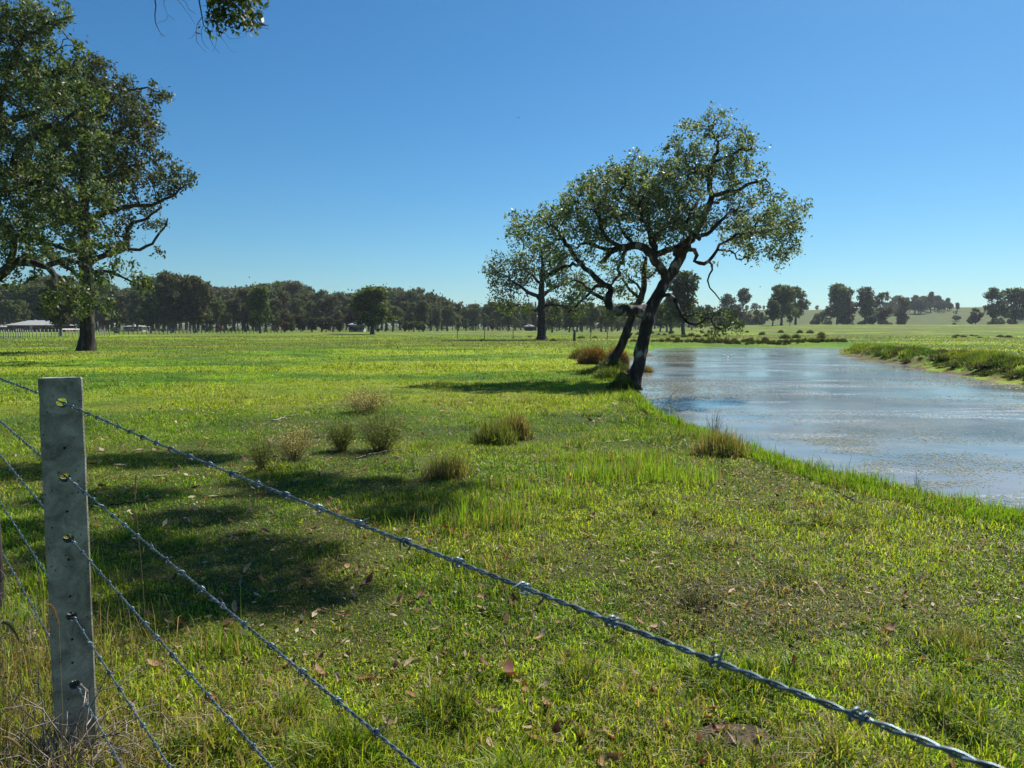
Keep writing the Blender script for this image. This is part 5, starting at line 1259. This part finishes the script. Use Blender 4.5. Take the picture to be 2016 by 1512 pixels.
# dirt mound
def dirt():
    bm = bmesh.new(); bmesh.ops.create_icosphere(bm, subdivisions=4, radius=1)
    for v in bm.verts:
        n_ = float(fbm(np.array([v.co.x * 3 + 5]), np.array([v.co.y * 3 + v.co.z]), 5)[0]); v.co = Vector((v.co.x * .15 * (.8 + .4 * n_), v.co.y * .105 * (.8 + .4 * n_), v.co.z * .013 * (.3 + 1.3 * n_)))
    o = bm_obj('dirt_mound', bm, noise_mat('crumbly soil', (.025, .018, .012), (.10, .075, .05), 60, .95, 1.0, bdist=.01), smooth=True)
    o.location = (mound[0], mound[1], tz(*mound) + .004); tag(o, 'bare crumbly dirt mound in the right foreground turf', 'dirt mound')
dirt()
def stick(path, r, label, mat='twig'):
    pts = []
    for (px, py, dz) in path:
        g = G(px, py); pts.append([g[0], g[1], tz(g[0], g[1]) + dz])
    pts = np.array(pts); t = np.linspace(0, 1, len(pts)); tt = np.linspace(0, 1, len(pts) * 4); q = np.stack([np.interp(tt, t, pts[:, i]) for i in range(3)], -1) + rng.normal(0, r * .5, (len(tt), 3))
    side = q[len(q) // 2] + np.array([.3, .2, .02]) * np.linalg.norm(q[-1] - q[0]) * .5
    V, fl = tube_mesh([(q, np.linspace(1, .4, len(q)) * r), (np.array([q[len(q) // 2], (q[len(q) // 2] + side) / 2 + .01, side]), np.array([.6, .5, .2]) * r)], 7)
    o = link('fallen_stick', np_mesh('fallen_stick', V - q[0], fl, smooth=True), M[mat]); o.location = q[0]; tag(o, label, 'stick')
stick([(200, 1000, .02), (240, 998, .03), (280, 993, .04), (318, 986, .04)], .009, 'dark fallen branch lying in shade right of the concrete post', 'twig_dark')
stick([(538, 832, .03), (560, 828, .05), (592, 824, .06)], .014, 'pale fallen stick behind the leftmost weed bush')
stick([(700, 905, .02), (740, 898, .04), (800, 890, .05)], .009, 'thin pale stick under the largest weed bush')
stick([(1640, 968, .02), (1665, 985, .03), (1700, 1000, .03)], .012, 'short dark stick on the turf near the bank', 'twig_dark')
# reeds out in the water
def reed(px, py, tops, label):
    g = G(px, py, WL); paths = []
    for (tx, ty) in tops:
        e = P(tx, ty, g[1]); m_ = (g + e) / 2 + np.array([-.02, 0, .03]); paths.append((np.array([g, m_, e]), np.array([.008, .007, .004])))
    V, fl = tube_mesh(paths, 4); o = link('reed', np_mesh('reed', V - g, fl, np.tile([.3, .27, .18], (len(V), 1))), M['dry']); o.location = g; tag(o, label, 'reed')
reed(1316, 790, [(1333, 768)], 'single pale bent reed standing in the water below the leaning tree')

# ------------------------------------------------------------------ birds
mat_white = noise_mat('white feathers', (.72, .72, .7), (.82, .82, .8), 30, .8, .05); mat_black = noise_mat('black feathers', (.015, .015, .015), (.03, .03, .03), 30, .7, .05)
def bird(loc, span, rz, flap, label, dark=False):
    root = empty('bird', loc, rz); tag(root, label, 'bird')
    L_ = span * .42
    prof_ = [(-.62, .006, 0), (-.5, .035, 0), (-.3, .10, 0), (0, .155, 0), (.25, .13, .01), (.42, .06, .03), (.55, .042, .05), (.64, .055, .055), (.72, .04, .05), (.78, .016, .045), (1.0, .006, -.02)]
    V, fl = tube_mesh([(np.array([(a * L_, 0, c * L_ * 1.4) for a, b, c in prof_]), np.array([b * L_ for a, b, c in prof_]))], 10)
    bmat = mat_black if dark else mat_white
    link('body', np_mesh('body', V, fl, smooth=True), bmat, root)
    for s in (1, -1):
        W = []
        for t, (ch, zz, bx) in zip((0, .25, .5, .72), ((.36, 0, .05), (.4, flap * .14, .10), (.34, flap * .2, .08), (.26, flap * .18, 0))):
            for u in (.5, 0, -.5): W.append((bx * L_ + u * ch * L_ * 1.1, s * t * span * .5 / .95, zz * span + (.008 * span if u == 0 else 0)))
        f = [(i * 3 + j, i * 3 + j + 1, i * 3 + j + 4, i * 3 + j + 3) for i in range(3) for j in range(2)]
        wing = link('wing', np_mesh('wing', W, [np.array(f)]), bmat, root); sm = wing.modifiers.new('s', 'SOLIDIFY'); sm.thickness = .008 * span
        a = np.array(W[-3:]); tip = np.array([[-.10 * L_, s * span * .56, flap * .13 * span], [-.28 * L_, s * span * .53, flap * .13 * span]])
        T = np.concatenate([a, tip]); tp = link('wing_tip', np_mesh('wing_tip', T, [np.array([[0, 1, 3], [1, 2, 4]]), np.array([[1, 4, 3]])]), mat_black, wing)
        sm = tp.modifiers.new('s', 'SOLIDIFY'); sm.thickness = .006 * span
    V, fl = tube_mesh([(np.array([(-.55 * L_, 0, .0), (-.75 * L_, 0, -.01)]), [.03 * L_, .07 * L_])], 6)
    link('tail', np_mesh('tail', V, fl), bmat, root)
bird(P(1380, 708, 46), .62, R(80), -.9, 'white bird with black wing tips flying low over the pond, left of the pair')
bird(P(1433, 703, 48), .85, R(75), .9, 'white bird with raised outspread wings flying low over the pond, right of the pair')
bird(P(1020, 232, 80), .45, R(40), .5, 'tiny dark bird flying alone high in the blue sky', True)
bird(P(1497, 565, 150), .7, R(150), .7, 'tiny bird in the sky above the hill clump of trees', True)
bird(P(1420, 584, 22.6), .16, R(100), -1.2, 'small dark bird perched at the tip of the bare drooping twig', True)

# ------------------------------------------------------------------ houses and fences far away
m_roof = noise_mat('pale metal roof', (.30, .30, .29), (.40, .40, .38), 2, .5, .05, spec=.4); m_brick = noise_mat('brick wall', (.11, .05, .035), (.17, .09, .065), 8, .9, .1); m_glass = noise_mat('dark window', (.02, .025, .03), (.03, .035, .04), 2, .15, 0, spec=.6)
m_cream = noise_mat('cream wall', (.4, .38, .33), (.5, .48, .42), 3, .8, .05)
def house(px, Y, wpx, hw, rh, label, wall=m_brick, depth=9, rz=0):
    g = at_depth(px, Y); W_ = wpx / F * Y; root = empty('house', g, rz); tag(root, label, 'house')
    bm = bmesh.new(); box_bm(bm, (0, 0, hw / 2), (W_ - 1.2, depth - 1.2, hw)); bm_obj('wall', bm, wall, root)
    bm = bmesh.new(); o_ = .2
    A = [bm.verts.new((sx * W_ / 2, sy * depth / 2, hw)) for sx, sy in ((-1, -1), (1, -1), (1, 1), (-1, 1))]; B = [bm.verts.new((q.co.x, q.co.y, hw + .14)) for q in A]
    R1 = bm.verts.new((-W_ / 2 + depth * .48, 0, hw + rh)); R2 = bm.verts.new((W_ / 2 - depth * .48, 0, hw + rh))
    bm.faces.new(A[::-1])
    for i in range(4): bm.faces.new((A[i], A[(i + 1) % 4], B[(i + 1) % 4], B[i]))
    bm.faces.new((B[0], B[1], R2, R1)); bm.faces.new((B[1], B[2], R2)); bm.faces.new((B[2], B[3], R1, R2)); bm.faces.new((B[3], B[0], R1))
    rf = bm_obj('roof', bm, m_roof, root)
    bm = bmesh.new(); box_bm(bm, (-W_ * .1, .3, hw + rh * .9), (.5, .5, .7)); bm_obj('vent', bm, m_roof, rf)
    for k in range(4):
        bm = bmesh.new(); box_bm(bm, ((k - 1.5) * W_ * .2, -(depth - 1.2) / 2 - .02, hw * .55), (1.3, .1, 1.1)); bm_obj('window', bm, m_glass, root)
    bm = bmesh.new(); box_bm(bm, (W_ * .0, -(depth - 1.2) / 2 - .02, 1.0), (.9, .08, 2.0)); bm_obj('door', bm, m_cream, root)
house(78, 215, 100, 1.75, 1.5, 'low brick house with a broad pale hipped roof, behind the picket-like fence at left')
house(8, 235, 60, 1.3, .5, 'long low pale-roofed building at the very left edge', m_cream, 6)
house(705, 222, 34, 2.0, 1.1, 'small building with a bright pale roof between the dark hedge and the lone tree', m_cream, 5)
house(1042, 250, 22, 1.5, .7, 'half-hidden pale-roofed house behind the mid-paddock gum', m_cream, 5)
house(268, 228, 40, 1.4, .5, 'low pale building among the trees right of the near dark trunk', m_cream, 5)
m_pp = noise_mat('pale timber post', (.22, .2, .17), (.42, .39, .34), 6, .9, .2); m_dp = noise_mat('dark timber post', (.05, .04, .035), (.11, .09, .075), 6, .9, .2)
def farm_fence(pts, n, h, mat, label, rad=.06, rails=3, toprail=None):
    root = empty('farm_fence', at_depth(*pts[0])); tag(root, label, 'fence'); loc = np.array(root.location)
    P3 = []
    for i in range(n):
        t = i / (n - 1) * (len(pts) - 1); k = min(int(t), len(pts) - 2); f_ = t - k
        a, b = at_depth(*pts[k]), at_depth(*pts[k + 1]); q = a + (b - a) * f_; q[2] = tz(q[0], q[1]); P3.append(q)
    for q in P3:
        hh = h * random.uniform(.85, 1.1); dx = random.gauss(0, .02)
        V, fl = tube_mesh([(np.array([q + [0, 0, -.1], q + [dx * .5, 0, hh * .5], q + [dx, 0, hh], q + [dx, 0, hh + .01]]), [rad, rad * .95, rad * .9, rad * .2])], 6)
        link('post', np_mesh('post', V - loc, fl), mat, root)
    paths = [(np.array([q + [0, 0, h * f_] for q in P3]), .012) for f_ in np.linspace(.3, .92, rails)]
    V, fl = tube_mesh(paths, 3); link('wires', np_mesh('wires', V - loc, fl), M['wire'], root)
    if toprail:
        a, b = P3[toprail[0]], P3[toprail[1]]
        V, fl = tube_mesh([(np.array([a + [0, 0, h], b + [0, 0, h]]), .07)], 6); link('rail', np_mesh('rail', V - loc, fl), mat_white, root)
farm_fence([(-90, 82), (0, 90), (60, 98), (150, 108), (215, 118)], 52, 1.1, m_pp, 'line of pale fence posts crossing the left paddock before the brick house', .055, 3, (34, 40))
farm_fence([(215, 140), (400, 165), (560, 178)], 46, 1.15, m_dp, 'dark post-and-wire fence along the foot of the left tree line', .07)
farm_fence([(900, 92), (1131, 84), (1262, 82)], 9, 1.2, m_dp, 'thin-posted wire fence left of the leaning trees', .045)
g = at_depth(1131, 80.0); V, fl = tube_mesh([(np.array([g + [0, 0, -.1], g + [0, 0, .5], g + [.02, 0, 1.15], g + [.02, 0, 1.2]]), [.15, .14, .13, .05])], 8)
o = link('strainer_post', np_mesh('strainer_post', V - g, fl), m_dp); o.location = g; tag(o, 'thick stubby timber post in the paddock left of the leaning trees', 'post')

# ------------------------------------------------------------------ haze
def haze():
    bm = bmesh.new(); bmesh.ops.create_cube(bm, size=1, matrix=Matrix.Translation((0, 0, 24)) @ Matrix.Diagonal((3400, 3400, 52, 1)))
    m, n, out = new_mat('haze'); v = n.nodes.new('ShaderNodeVolumePrincipled')
    v.inputs['Color'].default_value = (.80, .88, 1.0, 1); v.inputs['Density'].default_value = 0.00013; v.inputs['Anisotropy'].default_value = .3
    n.links.new(v.outputs[0], out.inputs['Volume']); o = bm_obj('haze', bm, m); tag(o, kind='stuff'); o.display_type = 'WIRE'
    o['label'] = 'thin pale haze in the air over the fields'; o['category'] = 'haze'
haze()
